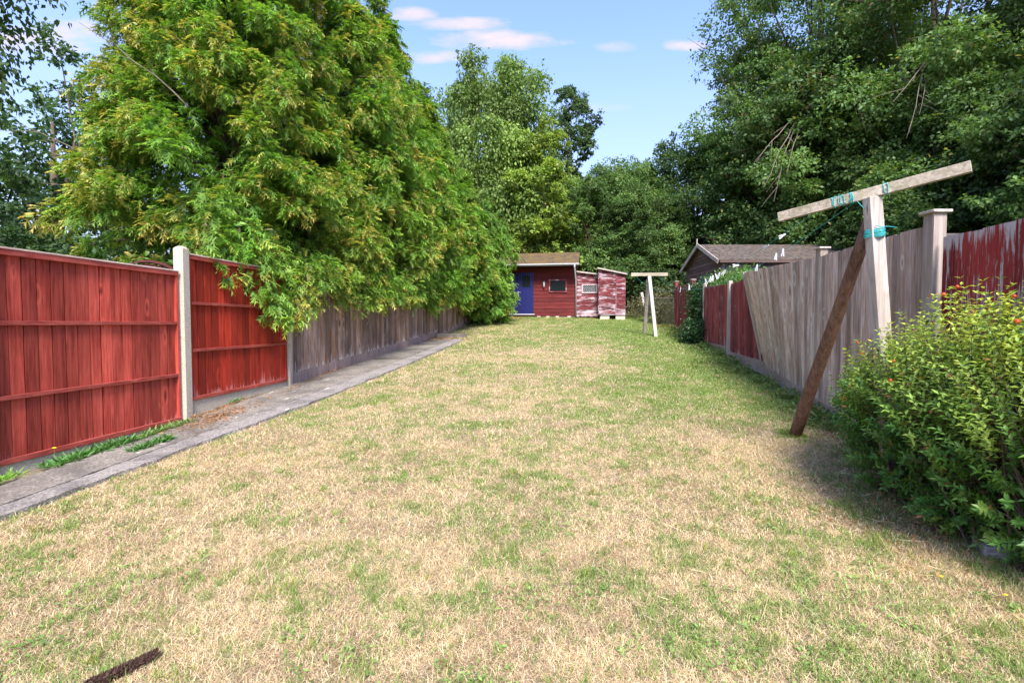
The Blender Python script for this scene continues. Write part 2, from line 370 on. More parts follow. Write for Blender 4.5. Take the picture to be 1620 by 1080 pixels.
outside = ((Xf < fenceL(Yf) - .05) | (Xf > fenceR(Yf) + .1) | (Yf > 22.6))[:, None]
strip = ((Xf < pathL(Yf) + .02) & (Yf < 16))[:, None]
cg = np.where(outside, np.array([.07, .075, .035]), cg); cg = np.where(strip & ~outside, np.array([.33, .27, .19]), cg)
Zf = zg(Yf) + .02 * (fbm(Xf, Yf, .8, 3) - .5) * (np.abs(Xf) < 14)
ny, nx = X.shape; ii = (np.arange(ny - 1)[:, None] * nx + np.arange(nx - 1)).ravel()
GF = np.stack([ii, ii + 1, ii + nx + 1, ii + nx], 1)
def m_ground():
    m, n, b, o = mat_base('lawn_ground'); t = NT(n); tc = t.node('ShaderNodeTexCoord'); v = tc.outputs['Object']
    at = t.node('ShaderNodeAttribute'); at.attribute_name = 'Col'
    a = t.noise(v, 55, 5, .75); c = t.noise(v, 14, 5, .7); d = t.noise(t.scaled(v, (1, .35, 1)), 130, 3, .7)
    col = t.mix(1.0, at.outputs['Color'], t.mapr(t.math('ADD', t.math('MULTIPLY', a, .5), t.math('MULTIPLY', d, .5)), .35, .65, .55, 1.25), 'MULTIPLY')
    col = t.mix(t.mapr(c, .56, .70, 0, .5), col, (.22, .27, .07, 1))
    t.put(b.inputs['Base Color'], col); t.put(b.inputs['Normal'], t.bump(t.math('ADD', a, c), .03)); b.inputs['Roughness'].default_value = 1; b.inputs['Specular IOR Level'].default_value = .05
    return m
tag(link_mesh('lawn_ground', np_mesh('lawn_ground', np.stack([Xf, Yf, Zf], 1), GF, cg), m_ground()), kind='structure')

# concrete path with side strip
def ribbon(mb, fa, fb, ys, dz, th, jit=0):
    prev = None
    for y in ys:
        a = (float(fa(y)) + random.uniform(-jit, jit), y, z1(y) + dz); c = (float(fb(y)) + random.uniform(-jit, jit), y, z1(y) + dz)
        if prev:
            pa, pc = prev
            dn = lambda p: (p[0], p[1], p[2] - th)
            mb.poly([pa, pc, c, a]); mb.poly([pc, dn(pc), dn(c), c]); mb.poly([dn(pa), pa, a, dn(a)])
        prev = (a, c)
pm = MB(); jn = [-2, .7, 2.95, 4.9, 6.75, 8.9, 11.0, 13.1, 15.4]
for a_, b_ in zip(jn[:-1], jn[1:]): ribbon(pm, pathL, lambda y: pathL(y) + (pathR(y) - pathL(y)) * .68, np.linspace(a_ + .007, b_ - .007, int((b_ - a_) / .14)), .042 + random.uniform(-.006, .006), .10, .010)
tag(pm.build('path', M['path']), kind='structure')
pk = MB(); ribbon(pk, lambda y: pathL(y) + (pathR(y) - pathL(y)) * .675, pathR, np.arange(-2, 15.2, .09), .036, .09, .022)
tag(pk.build('path_edge_strip', M['kerb']), kind='structure')

# ================================================================== grass
def inlawn(x, y):
    return (x > np.where(y < 15.1, pathR(y) - .035 + .07 * vnoise(x * 0, y, 5.0), fenceL(y) + .1)) & (x < fenceR(y) - .03) & (y < 22.4)
def grass(zones):
    tb = TB()
    for y0, y1, dens, h, wd, bent in zones:
        half = 1.18 * y1 + .3; n = int(dens * (2 * half) * (y1 - y0))
        x = rng.uniform(-half, half, n); y = rng.uniform(y0, y1, n)
        k = inlawn(x, y) & (np.abs(x) < 1.18 * y + .35); x = x[k]; y = y[k]; n = len(x)
        nn = rng.random((n, 1)); g = greenness(x, y)
        isg = rng.random(n) < g * .72 + .02
        dry = (DRY * (1 - nn) + DRY2 * nn) * rng.uniform(.5, 1.32, (n, 1)) * np.where(rng.random((n, 1)) < .14, .5, 1)
        bs = np.clip((fbm(x + 50, y + 20, 2.2, 4) - .58) / .08, 0, 1)[:, None] * (rng.random((n, 1)) < .38); dry = dry * (1 - bs) + np.array([.40, .27, .17]) * rng.uniform(.6, 1.2, (n, 1)) * bs
        dry = np.where(rng.random((n, 1)) < .14, np.array([.74, .66, .46]) * rng.uniform(.9, 1.1, (n, 1)), dry)
        gr = (GRN * (1 - nn) + GRN2 * nn) * rng.uniform(.6, 1.15, (n, 1))
        c = np.where(isg[:, None], gr, dry)
        a = rng.uniform(0, 2 * np.pi, n); lean = np.where(isg, rng.uniform(.2, .9, n), rng.uniform(.75, 1.56, n))
        D = np.stack([np.cos(a) * np.sin(lean), np.sin(a) * np.sin(lean), np.cos(lean)], 1)
        S = np.stack([-np.sin(a), np.cos(a), np.zeros(n)], 1)
        H = (h * rng.uniform(.5, 1.4, n) * np.where(isg, .95, 1.0))[:, None]; W = (wd * rng.uniform(.7, 1.3, n) * np.where(isg, 1.3, 1))[:, None]
        P = np.stack([x, y, zg(y) + rng.uniform(-.006, .008, n) + .02 * (fbm(x, y, .8, 3) - .5)], 1)
        i = np.arange(n)[:, None]
        if bent:
            mid = P + D * H * .55; curl = rng.normal(0, .6, (n, 3)) * H * .5; tip = mid + D * H * .45 + curl - np.array([0, 0, .22]) * H
            V = np.stack([P - S * W / 2, P + S * W / 2, mid + S * W * .4, mid - S * W * .4, tip], 1).reshape(-1, 3)
            F = np.concatenate([i * 5 + [0, 1, 2], i * 5 + [0, 2, 3], i * 5 + [3, 2, 4]], 0); C = np.repeat(c, 5, 0)
        else:
            V = np.stack([P - S * W / 2, P + S * W / 2, P + D * H], 1).reshape(-1, 3); F = i * 3 + [0, 1, 2]; C = np.repeat(c, 3, 0)
        tb.add(V, F, C)
    return tb
tb = grass([(1.5, 3.0, 26000, .042, .0021, True), (3.0, 5.0, 13000, .040, .0030, True), (5.0, 8.0, 6000, .042, .0050, False),
            (8, 12, 2600, .042, .008, False), (12, 22.4, 1100, .042, .013, False)])
tag(link_mesh('lawn_grass', tb.mesh('lawn_grass'), M['grass']), 'short parched straw coloured lawn grass mixed with green patches', 'grass', kind='stuff')
# small green clover-like weeds scattered through the lawn
def weeds():
    tb = TB(); n = 900
    y = 1.6 + 8 * rng.random(n) ** 1.3; x = rng.uniform(-1.15, 1.15, n) * y; k = inlawn(x, y) & (fbm(x + 9, y + 5, 1.3, 3) > .47); x, y = x[k], y[k]
    for cx, cy in zip(x, y):
        m_ = rng.integers(10, 34); a0 = rng.uniform(0, 6.28); ln = rng.uniform(.05, .17)
        s = rng.uniform(-.5, .5, m_); px = cx + np.cos(a0) * ln * s * 2 + rng.normal(0, .018, m_); py = cy + np.sin(a0) * ln * s * 2 + rng.normal(0, .018, m_)
        P = np.stack([px, py, zg(py) + rng.uniform(.004, .04, m_)], 1); a = rng.uniform(0, 6.28, m_)
        D = np.stack([np.cos(a), np.sin(a), rng.uniform(-.1, .9, m_)], 1)
        c = np.array([.12, .19, .05]) * rng.uniform(.7, 1.5, (m_, 1)) * (1 + .5 * rng.random((1, 1)))
        leaves(tb, P, D, np.tile([0, 0, 1.0], (m_, 1)) + rng.normal(0, .4, (m_, 3)), rng.uniform(.016, .032, m_), .011, c, c * 1.15)
    return tb
def tufts():
    tb = TB(); n = 1500
    y = 1.6 + 11 * rng.random(n) ** 1.2; x = rng.uniform(-1.15, 1.15, n) * y; k = inlawn(x, y) & (rng.random(n) < .25 + greenness(x, y)); x, y = x[k], y[k]; t_ = rng.uniform(0, 6.28, 26); x = np.concatenate([x, 3.07 + .1 * np.cos(t_), 4.60 + rng.normal(0, .08, 20)]); y = np.concatenate([y, 5.24 + .1 * np.sin(t_), rng.uniform(6.6, 9.4, 20)])
    for cx, cy in zip(x, y):
        m_ = rng.integers(7, 22); sp_ = rng.uniform(.012, .04); P = np.stack([cx + rng.normal(0, sp_, m_), cy + rng.normal(0, sp_, m_), np.zeros(m_)], 1); P[:, 2] = zg(P[:, 1]) + .005
        D = rng.normal(0, .55, (m_, 3)); D[:, 2] = 1.0; c = np.array([.17, .27, .06]) * rng.uniform(.7, 1.35, (m_, 1)) * np.array([rng.uniform(.9, 1.5), 1, 1])
        L_ = rng.uniform(.03, .075, m_); leaves(tb, P, D, rng.normal(0, 1, (m_, 3)), L_, .0034 * (1 + .12 * cy), c, c * 1.2, .05)
    return tb
tag(link_mesh('grass_tufts', tufts().mesh('grass_tufts'), M['grass']), 'upright fresh green grass tufts dotted through the dry lawn', 'grass', kind='stuff')
tag(link_mesh('lawn_weeds', weeds().mesh('lawn_weeds'), M['grass']), 'small dark green clover and creeping weeds scattered through dry lawn', 'weeds', kind='stuff')
# long fresh blades at lower right
tb = TB()
for cx, cy, num in ((1.52, 2.42, 9), (1.78, 2.40, 12), (1.38, 2.15, 5), (1.95, 2.62, 8)):
    for _ in range(num):
        a = random.uniform(0, 6.28); L = random.uniform(.07, .15); W = .0042; p = np.array([cx + random.gauss(0, .04), cy + random.gauss(0, .04), z1(cy)])
        pts = [p + np.array([math.cos(a) * L * s * .9, math.sin(a) * L * s * .9, L * (s * 1.0 - s * s * .75)]) for s in np.linspace(0, 1, 6)]
        S = np.array([-math.sin(a), math.cos(a), 0]); V = []
        for k, q in enumerate(pts): V += [q - S * W * (1 - k / 5.5), q + S * W * (1 - k / 5.5)]
        F = []
        for k in range(5): F += [[2 * k, 2 * k + 1, 2 * k + 3], [2 * k, 2 * k + 3, 2 * k + 2]]
        c = np.array([.36, .46, .17]) * random.uniform(.75, 1.15); tb.add(np.array(V), np.array(F), np.tile(c, (12, 1)))
r5 = np.random.default_rng(55); n = 150; y_ = r5.uniform(2.0, 4.2, n); x_ = np.clip(r5.normal(.62, .22, n), -.6, 1.0) * y_; k_ = inlawn(x_, y_); x_, y_ = x_[k_], y_[k_]; n = len(x_)
D_ = r5.normal(0, 1, (n, 3)); D_[:, 2] = np.abs(D_[:, 2]) * .45 + .05; c_ = np.array([.66, .56, .34]) * r5.uniform(.7, 1.15, (n, 1))
leaves(tb, np.stack([x_, y_, zg(y_) + .01], 1), D_, r5.normal(0, 1, (n, 3)), r5.uniform(.08, .22, n), .0028, c_, c_, .02)
tag(link_mesh('long_grass', tb.mesh('long_grass'), M['grass']), 'longer pale green blades and straw stalks at lower right of lawn', 'grass', kind='stuff')

# ================================================================== fences
def boards(mb, p0, p1, b0, b1, t0, t1, n, nrm, th=.018, wob=.004, gap=.0, bleach=True, feather=True):
    """vertical feather-edged boards between p0 and p1 (xy), bottoms b0->b1, tops t0->t1 given as full 3D points"""
    p0, p1 = Vector(p0), Vector(p1); N = Vector(nrm).normalized()
    for i in range(n):
        a, c = (i + gap * random.uniform(.2, .8)) / n, (i + 1 + (0.06 if feather else 0) - gap * random.uniform(.2, .8)) / n
        B0, B1 = b0.lerp(b1, a), b0.lerp(b1, c); T0, T1 = t0.lerp(t1, a), t0.lerp(t1, c)
        dz = random.uniform(-wob, wob); T0 = T0 + Vector((0, 0, dz)); T1 = T1 + Vector((0, 0, dz)); off = N * random.uniform(0, wob)
        e0, e1 = (.006, th) if feather else (th, th)
        rr, gg = random.random(), random.random(); base = len(mb.v)
        # split board in 3 lengthwise so bleaching can be stored at the foot
        def ring(s):
            q0 = B0.lerp(T0, s) + off; q1 = B1.lerp(T1, s) + off
            return [q0, q1, q1 + N * e1, q0 + N * e0]
        levels = [0, .06, .2, .93, 1.0]; bl = [1.0, .5, 0, 0, .5] if bleach else [0] * 5
        for s, bb in zip(levels, bl):
            for q in ring(s): mb.v.append(tuple(q - mb.o)); mb.c.append((rr, gg, bb))
        for k in range(4):
            for j in range(4):
                j2 = (j + 1) % 4; mb.f.append((base + 4 * k + j, base + 4 * k + j2, base + 4 * k + 4 + j2, base + 4 * k + 4 + j))
        mb.f.append((base, base + 3, base + 2, base + 1)); mb.f.append(tuple(base + 16 + j for j in range(4)))
def fx(fn, y, off=0): return float(fn(y)) + off
def conc_post(parent, x, y, ztop, org, w=.115):
    mb = MB(org); zb = z1(y) - .1; h = w / 2
    mb.hexa([(x - h, y - h, zb), (x + h, y - h, zb), (x + h, y + h, zb), (x - h, y + h, zb), (x - h, y - h, ztop - .03), (x + h, y - h, ztop - .03), (x + h, y + h, ztop - .03), (x - h, y + h, ztop - .03)])
    mb.hexa([(x - h, y - h, ztop - .03), (x + h, y - h, ztop - .03), (x + h, y + h, ztop - .03), (x - h, y + h, ztop - .03), (x - h * .45, y - h * .45, ztop), (x + h * .45, y - h * .45, ztop), (x + h * .45, y + h * .45, ztop), (x - h * .45, y + h * .45, ztop)])
    return mb.build('post', M['concrete'], parent, bevel=.006)
def left_panel(name, label, y0, y1, zb, zt, rails, n, mat, zg0):
    x0, x1 = fx(fenceL, y0), fx(fenceL, y1); org = ((x0 + x1) / 2, (y0 + y1) / 2, z1((y0 + y1) / 2))
    r = empty(name, org); tag(r, label, 'fence')
    d = Vector((x1 - x0, y1 - y0, 0)).normalized(); N = Vector((d.y, -d.x, 0))
    P = lambda y, z, o=0: Vector((fx(fenceL, y), y, z)) + N * o
    mb = MB(org); boards(mb, P(y0, 0), P(y1, 0), P(y0 + .03, zb + .02), P(y1 - .03, zb + .02), P(y0 + .03, zt - .02), P(y1 - .03, zt - .02), n, N, .014, .004, gap=.075, feather=False)
    mb.build('panel_boards', mat, r)
    m2 = MB(org); m2.hexa([P(y0 + .03, zb + .03, -.012), P(y1 - .03, zb + .03, -.012), P(y1 - .03, zb + .03, -.004), P(y0 + .03, zb + .03, -.004), P(y0 + .03, zt - .03, -.012), P(y1 - .03, zt - .03, -.012), P(y1 - .03, zt - .03, -.004), P(y0 + .03, zt - .03, -.004)], (.5, .1, 0)); m2.build('gap_shade_sheet', M['gap_shade'], r)  # dark sheet added behind the boards so their gaps read as shade lines
    for z in rails:
        m2 = MB(org); m2.bar(P(y0 + .035, z, .034), P(y1 - .035, z, .034), .034, .038, col=(random.random(), .5, 0)); m2.build('rail', M['red_rail'], r, bevel=.003)
    for y in (y0 + .017, y1 - .017):
        m2 = MB(org); m2.bar(P(y, zb + .01, .028), P(y, zt - .03, .028), .034, .04, up=tuple(N), col=(random.random(), .6, 0)); m2.build('side_batten', mat, r, bevel=.003)
    m2 = MB(org); m2.bar(P(y0, zb + .02, .04), P(y1, zb + .02, .04), .03, .045, col=(random.random(), .6, .8)); m2.build('bottom_rail', M['red_rail'], r, bevel=.003)
    m2 = MB(org); m2.bar(P(y0, zt - .025, .035), P(y1, zt - .025, .035), .045, .05, col=(random.random(), .7, .0)); m2.build('top_rail', M['red_rail'], r, bevel=.003)
    m2 = MB(org); m2.bar(P(y0, zt + .008, .02), P(y1, zt + .008, .02), .09, .016, col=(random.random(), .9, 0)); m2.build('capping', M['cap'], r, bevel=.003)
    g = MB(org); zlo0, zlo1 = z1(y0) - .08, z1(y1) - .08
    g.hexa([P(y0, zlo0, -.02), P(y1, zlo1, -.02), P(y1, zlo1, .03), P(y0, zlo0, .03), P(y0, zb - .004, -.02), P(y1, zb - .004, -.02), P(y1, zb - .004, .03), P(y0, zb - .004, .03)])
    g.build('gravel_board', M['concrete'], r, bevel=.006)
    return r
M['cap'] = wood('bleached_capping', (.40, .27, .22), (.62, .50, .42), axis='y', var=.1, knots=False)
left_panel('red_fence', 'large red stained boarded panel nearest the camera on the left, with clean pinkish red boards', 3.95, 5.88, .335, 2.14, (1.52, .89), 16, M['red_left'], 0)
left_panel('red_fence', 'deep red panel between two concrete posts with conifer branches hanging over its top', 6.05, 8.12, .55, 2.37, (1.77, 1.175), 16, M['red_fresh'], 0)
left_panel('red_fence', 'red boarded panel at the far left edge beside the start of the path', 2.0, 3.80, .27, 2.10, (1.49, .86), 15, M['red_left'], 0)
for y, zt, lab in ((5.965, 2.46, 'tall pale concrete post standing between the two red fence panels'), (8.2, 2.48, 'slim pale concrete post between deep red panel and brown boarded fence'), (3.87, 2.2, 'concrete post at left picture edge beside the large red panel')):
    x = fx(fenceL, y) + .02; r = empty('fence_post', (x, y, z1(y))); tag(r, lab, 'post')
    p = conc_post(r, x, y, zt, (x, y, z1(y)), .12 if y < 7 else .10)
# brown boarded fence, three bays on the left
def brown_left(y0, y1, n, label, gap=.13, end=False):
    x0, x1 = fx(fenceL, y0), fx(fenceL, y1); org = ((x0 + x1) / 2, (y0 + y1) / 2, z1((y0 + y1) / 2)); r = empty('brown_fence', org); tag(r, label, 'fence')
    d = Vector((x1 - x0, y1 - y0, 0)).normalized(); N = Vector((d.y, -d.x, 0)); P = lambda y, z, o=0: Vector((x0 + (x1 - x0) * (y - y0) / (y1 - y0), y, z)) + N * o
    mb = MB(org); boards(mb, P(y0, 0), P(y1, 0), P(y0, z1(y0) + gap), P(y1, z1(y1) + gap), P(y0, z1(y0) + gap + 1.72), P(y1, z1(y1) + gap + 1.70), n, N, .022, .006)
    mb.build('fence_boards', M['brown_left'], r)
    g = MB(org); g.hexa([P(y0, z1(y0) - .08, -.02), P(y1, z1(y1) - .08, -.02), P(y1, z1(y1) - .08, .03), P(y0, z1(y0) - .08, .03), P(y0, z1(y0) + gap - .005, -.02), P(y1, z1(y1) + gap - .005, -.02), P(y1, z1(y1) + gap - .005, .03), P(y0, z1(y0) + gap - .005, .03)], (.3, .6, 0))
    g.build('gravel_board', M['post_brown'], r, bevel=.004)
    for z in (.5, 1.4):
        m2 = MB(org); m2.bar(P(y0, z1(y0) + z, -.04), P(y1, z1(y1) + z, -.04), .05, .08); m2.build('rail', M['post_brown'], r)
brown_left(8.30, 16.1, 62, 'long weathered brown boarded fence under overhanging conifers beside the path', .17)
brown_left(16.15, 22.3, 44, 'far shaded stretch of brown boarded fence running on to the red shed', .04)
m2 = MB((-3.78, 8.29, z1(8.29))); m2.box((-3.79, 8.29, 1.42), (.05, .05, 1.75), col=(.3, .3, 0)); o = m2.build('fence_batten', M['post_brown'], None, (-3.78, 8.29, z1(8.29))); tag(o, 'thin weathered batten at the near end of brown boarded fence', 'batten')
# red arched boards behind the left fence
r = empty('arched_gate', (-4.9, 6.6, z1(6.6))); tag(r, 'dark red arched timber top showing behind the large red panel', 'gate')
mb = MB((-4.9, 6.6, z1(6.6)))
for k in range(11):
    a = -1 + k * .2; xx = -4.95 + a * .42; zt = 2.06 + .26 * math.sqrt(max(0, 1 - a * a)); mb.box((xx, 6.6, (zt + .5) / 2), (.085, .025, zt - .5))
mb.build('gate_boards', M['gap_shade2'], r)
mb = MB((-4.9, 6.6, z1(6.6))); mb.tube([(-4.95 + .46 * math.cos(t), 6.58, 2.06 + .29 * math.sin(t)) for t in np.linspace(math.pi, 0, 16)], .022, 6, (.3, .3, 0)); mb.build('arch_rail', M['gap_shade2'], r)

# ---- right-hand fence
def right_bay(name, label, B0, B1, T0, T1, n, mat, board_base=True, th=.02, gap=0, wob=.006, gb=.12, feather=True):
    B0, B1, T0, T1 = map(Vector, (B0, B1, T0, T1)); c = (B0 + B1) / 2; org = (c.x, c.y, z1(c.y)); r = empty(name, org); tag(r, label, 'fence')
    d = (B1 - B0); d.z = 0; d.normalize(); N = Vector((-d.y, d.x, 0))
    mb = MB(org); boards(mb, B0, B1, B0, B1, T0, T1, n, N, th, wob, gap, feather=feather); mb.build('fence_boards', mat, r)
    for s in (.22, .78):
        m2 = MB(org); m2.bar(B0.lerp(T0, s) - N * .035, B1.lerp(T1, s) - N * .035, .05, .07); m2.build('rail', M['post_brown'], r)
    if board_base:
        g = MB(org); a, b2 = B0 + N * .0, B1 + N * .0
        g.hexa([(a.x, a.y, z1(a.y) - .1), (b2.x, b2.y, z1(b2.y) - .1), Vector((b2.x, b2.y, z1(b2.y) - .1)) + N * .03, Vector((a.x, a.y, z1(a.y) - .1)) + N * .03,
                (a.x, a.y, B0.z - .004), (b2.x, b2.y, B1.z - .004), Vector((b2.x, b2.y, B1.z - .004)) + N * .03, Vector((a.x, a.y, B0.z - .004)) + N * .03], (.5, .5, .5))
        g.build('gravel_board', M['gravel_r'], r, bevel=.004)
    return r
M['gravel_r'] = wood('old_gravel_board', (.30, .21, .16), (.50, .38, .31), axis='y', peel=.2, peelcol=(.50, .44, .42), var=.2)
FR = lambda y, z, o=0: (fx(fenceR, y) + o, y, z)
right_bay('red_fence', 'flaking red and bare white fence boards behind the shrub at the right edge', FR(1.2, z1(1.2) + .12), FR(3.88, z1(3.88) + .14), FR(1.2, 2.19), FR(3.88, 2.205), 19, M['red_peel'], gap=.10, wob=.014)
right_bay('brown_fence', 'weathered grey brown boarded fence bay directly behind the leaning clothes post', FR(4.1, .40), FR(6.42, .53), FR(4.1, 2.335, -.02), FR(6.42, 2.395), 19, M['brown_right'])
right_bay('brown_fence', 'twisted grey brown fence bay leaning over into the garden beside the red boards', FR(6.5, .55), (4.86, 9.3, .74), FR(6.5, 2.40), (4.47, 9.3, 2.49), 24, M['brown_right'], wob=.008)
mb = MB((4.7, 9.3, z1(9.3))); mb.bar((4.86, 9.34, .73), (4.46, 9.34, 2.50), .06, .05, up=(0, 1, 0), col=(.2, .8, 0)); tag(mb.build('fence_batten', M['post_grey'], None, (4.7, 9.3, z1(9.3))), 'slanting bare batten at the far edge of the leaning brown fence bay', 'batten')
right_bay('red_fence', 'red fence bay with sagging top between the leaning brown bay and pale post', (4.78, 8.9, .78), FR(11.15, .86), (4.62, 8.9, 2.44), FR(11.15, 2.43), 17, M['red_right'], wob=.012)
right_bay('red_fence', 'red fence bay of narrow faded boards between pale post and ivy', FR(11.3, .96), FR(13.9, 1.0), FR(11.3, 2.43), FR(13.9, 2.56), 19, M['red_right'], wob=.01)
right_bay('red_fence', 'far red fence bay of broken uneven boards beyond the ivy', FR(15.2, 1.05), FR(18.8, 1.36), FR(15.2, 2.66), FR(18.8, 2.95), 20, M['red_right'], gap=.12, wob=.06)
def sq_post(x, y, zt, w, mat, label, cap=True, split=None):
    org = (x, y, z1(y)); r = empty('fence_post', org); tag(r, label, 'post'); mb = MB(org)
    mb.box((x, y, (zt + z1(y) - .1) / 2), (w, w, zt - z1(y) + .1), col=(random.random(), .5, 0)); mb.build('shaft', mat, r, bevel=.004)
    if cap:
        mb = MB(org); mb.box((x, y, zt + .013), (w + .05, w + .05, .024), col=(.3, .9, 0)); mb.build('cap', M['post_grey'], r, bevel=.006)
M['post_two'] = wood('grey_post_with_red_remains', (.24, .19, .15), (.44, .36, .31), peel=.14, peelcol=(.30, .10, .08), var=.2)
sq_post(3.46, 3.99, 2.41, .105, M['post_two'], 'capped square timber post between brown fence and flaking red boards')
sq_post(4.12, 6.47, 2.50, .10, M['post_two'], 'capped square post where the two brown fence bays meet')
sq_post(5.04, 11.22, 2.50, .085, M['post_grey'], 'pale uncapped timber post between the two nearer red fence bays', cap=False)
sq_post(5.56, 14.0, 2.66, .09, M['post_grey'], 'bleached post at the far end of the narrow boarded red bay beside ivy', cap=False)
sq_post(6.42, 18.95, 3.13, .11, M['red_right'], 'red capped post ending the far fence beside the wire mesh')
sq_post(5.82, 15.6, 2.90, .11, M['red_right'], 'red capped post rising just behind the ivy')

# ================================================================== clothes posts and line
def cl_near():
    org = (3.04, 3.80, z1(3.8)); r = empty('clothes_post', org); tag(r, 'near leaning timber clothes post with tilted crossbar, teal cord and dark round prop', 'clothes post')
    A = Vector((2.37, 4.30, 2.455)); B = Vector((3.21, 3.45, 2.615)); d = (B - A).normalized(); up = Vector((0, 0, 1)); sd = d.cross(up).normalized()
    mb = MB(org)
    # board-on-edge crossbar
    mb.bar(A - d * .02, B + d * .02, .045, .080, col=(.3, .7, 0)); mb.build('crossbar', M['bar_grey'], r, bevel=.004)
    top = A.lerp(B, .545) - Vector((0, 0, .036)); 
    mb = MB(org); mb.bar((3.045, 3.80, z1(3.8) - .2), top, .100, .085, up=(0, 1, 0), col=(.6, .7, 0)); mb.build('upright', M['post_grey'], r, bevel=.005)
    mb = MB(org); p0 = Vector((3.075, 5.25, z1(5.25) - .05)); p1 = Vector((2.865, 3.90, 2.33)); pts = [p0.lerp(p1, s) + Vector((random.uniform(-.006, .006), 0, 0)) for s in np.linspace(0, 1, 9)]
    mb.tube(pts, [.062, .061, .060, .057, .056, .054, .052, .050, .047], 14, (.4, .5, 0)); o = mb.build('prop', M['pole'], r, smooth=True); tag(o, 'dark brown round prop pole')
    mb = MB(org); mb.bar((2.90, 3.90, 2.17), (2.93, 3.88, 2.34), .02, .07, up=(0, 1, 0), col=(.5, .9, 0)); mb.build('wedge', M['bar_grey'], r)
    return r, A, B, d
near, A, B, dbar = cl_near()
def cl_far():
    x, y = 4.66, 16.5; org = (x, y, z1(y)); r = empty('clothes_post', org); tag(r, 'far T shaped clothes post with whitened upright standing near the sheds', 'clothes post')
    mb = MB(org); mb.bar((x + .14, y - .38, z1(y - .38) - .1), (x, y, 3.11), .11, .09, up=(0, 1, 0), col=(.3, .8, 0)); mb.build('upright', M['white_wood'], r)
    mb = MB(org); mb.bar((x - .62, y - .01, 3.165), (x + .62, y - .01, 3.175), .06, .11, col=(.3, .8, 0)); mb.build('crossbar', M['bar_grey'], r)
    mb = MB(org); mb.bar((x + .06, y + .75, z1(y + .75) - .1), (x - .01, y + .10, 3.0), .10, .08, up=(0, 1, 0), col=(.6, .4, 0)); o = mb.build('prop', M['post_grey'], r); tag(o, 'grey square prop behind the upright')
    mb = MB(org); mb.box((x + .055, y + .68, z1(y + .7) + .05), (.10, .02, .05)); mb.build('foot_bracket', M['metal'], r)
cl_far()
def catenary(p, q, sag, n=40):
    p, q = Vector(p), Vector(q); return [p.lerp(q, t) - Vector((0, 0, 4 * sag * t * (1 - t))) for t in (np.linspace(0, 1, n) ** 1.3)]
cA = catenary(A.lerp(B, .19) - Vector((0, 0, .05)), (4.20, 16.45, 3.10), .56); cB = catenary(A.lerp(B, .437) - Vector((0, 0, .05)), (5.05, 16.45, 3.10), .56)
org = tuple(A.lerp(B, .437)); line = empty('washing_line', org); tag(line, 'thin teal washing line strung between the two clothes posts', 'washing line')
def strand(pts, rad, seg=6): mb = MB(org); mb.tube(pts, rad, seg, (.5, .5, 0)); return mb.build('cord', M['rope'], line, smooth=True)
strand(cA, .0022); strand(cB, .0022)
def coil(c, axis, r1, r2, turns, width, wob=.010, ang=0):
    axis = Vector(axis).normalized(); u = axis.orthogonal().normalized()
    if abs(axis.z) < .7: u = Vector((0, 0, 1)) - axis * axis.z; u.normalize()
    v = axis.cross(u); pts = []
    n = int(turns * 14)
    for k in range(n + 1):
        a = 2 * math.pi * k / 14; s = k / n
        # rounded-square path round the timber
        ca, sa = math.cos(a + ang), math.sin(a + ang); e = .45; f = lambda t: math.copysign(abs(t) ** e, t)
        pts.append(Vector(c) + u * f(ca) * r1 + v * f(sa) * r2 + axis * ((s - .5) * width + random.uniform(-wob, wob)))
    return pts
for t, tn, wd in ((.435, 4, .03), (.385, 1.6, .03), (.335, 1.2, .03), (.35, 1.5, .05)): strand(coil(A.lerp(B, t), dbar, .043, .027, tn, wd), .0028)
strand(coil(A.lerp(B, .62), dbar, .043, .027, 1.5, .025), .0028)
upl = (A.lerp(B, .575) - Vector((0, 0, .036)) - Vector((3.045, 3.80, 0))).normalized()
uc = Vector((3.045, 3.80, -.01)).lerp(A.lerp(B, .545) - Vector((0, 0, .036)), .885)
for k in range(5): strand(coil(uc + Vector((0, 0, -.02 + k * .011)), Vector((random.uniform(-.12, .12), random.uniform(-.12, .12), 1)), .054 + random.uniform(0, .006), .060 + random.uniform(0, .006), 3, .022, .004), .0030)
s0 = A.lerp(B, .45) - sd_ if False else A.lerp(B, .45) - Vector((0, .03, .04))
strand([s0, s0 + Vector((.02, -.03, -.05)), s0 + Vector((.07, -.04, -.10)), s0 + Vector((.13, -.05, -.12)), uc + Vector((.05, -.045, .03))], .0028)
strand([uc + Vector((-.04, -.052, .06)), uc + Vector((.02, -.06, .045)), uc + Vector((.06, -.04, .055)), uc + Vector((.15, -.03, .05))], .0028)
# pegs
def peg_mesh():
    mb = MB()
    for s in (-1, 1):
        mb.bar((s * .002, 0, .024), (s * .013, 0, -.046), .010, .008, up=(0, 1, 0)); mb.bar((s * .006, 0, .022), (-s * .001, 0, .040), .009, .007, up=(0, 1, 0))
    mb.tube([(0, -.008, .012), (0, .008, .012)], .006, 8)
    return mb
pm_ = peg_mesh(); proto = pm_.build('clothes_peg', M['peg'])
pegs = [(cA, .045, 1.1, .5, 'white peg tilted high on the cord just below the left end of the near crossbar'),
        (cA, .078, -1.3, 1.9, 'white peg lying sideways on the outer cord below the crossbar'),
        (cB, .135, .3, .3, 'white peg nearest the crossbar on the inner cord, seen edge on'),
        (cB, .118, .0, .1, 'white peg hanging open on the inner cord beside the edge on peg'),
        (cA, .155, 1.5, .2, 'single white peg sticking out level against the plum shed wall')]
GP = 'pegs bunched on the washing line'; LBS = ['rightmost', 'second from right', 'third from right', 'third from left', 'second from left', 'leftmost']
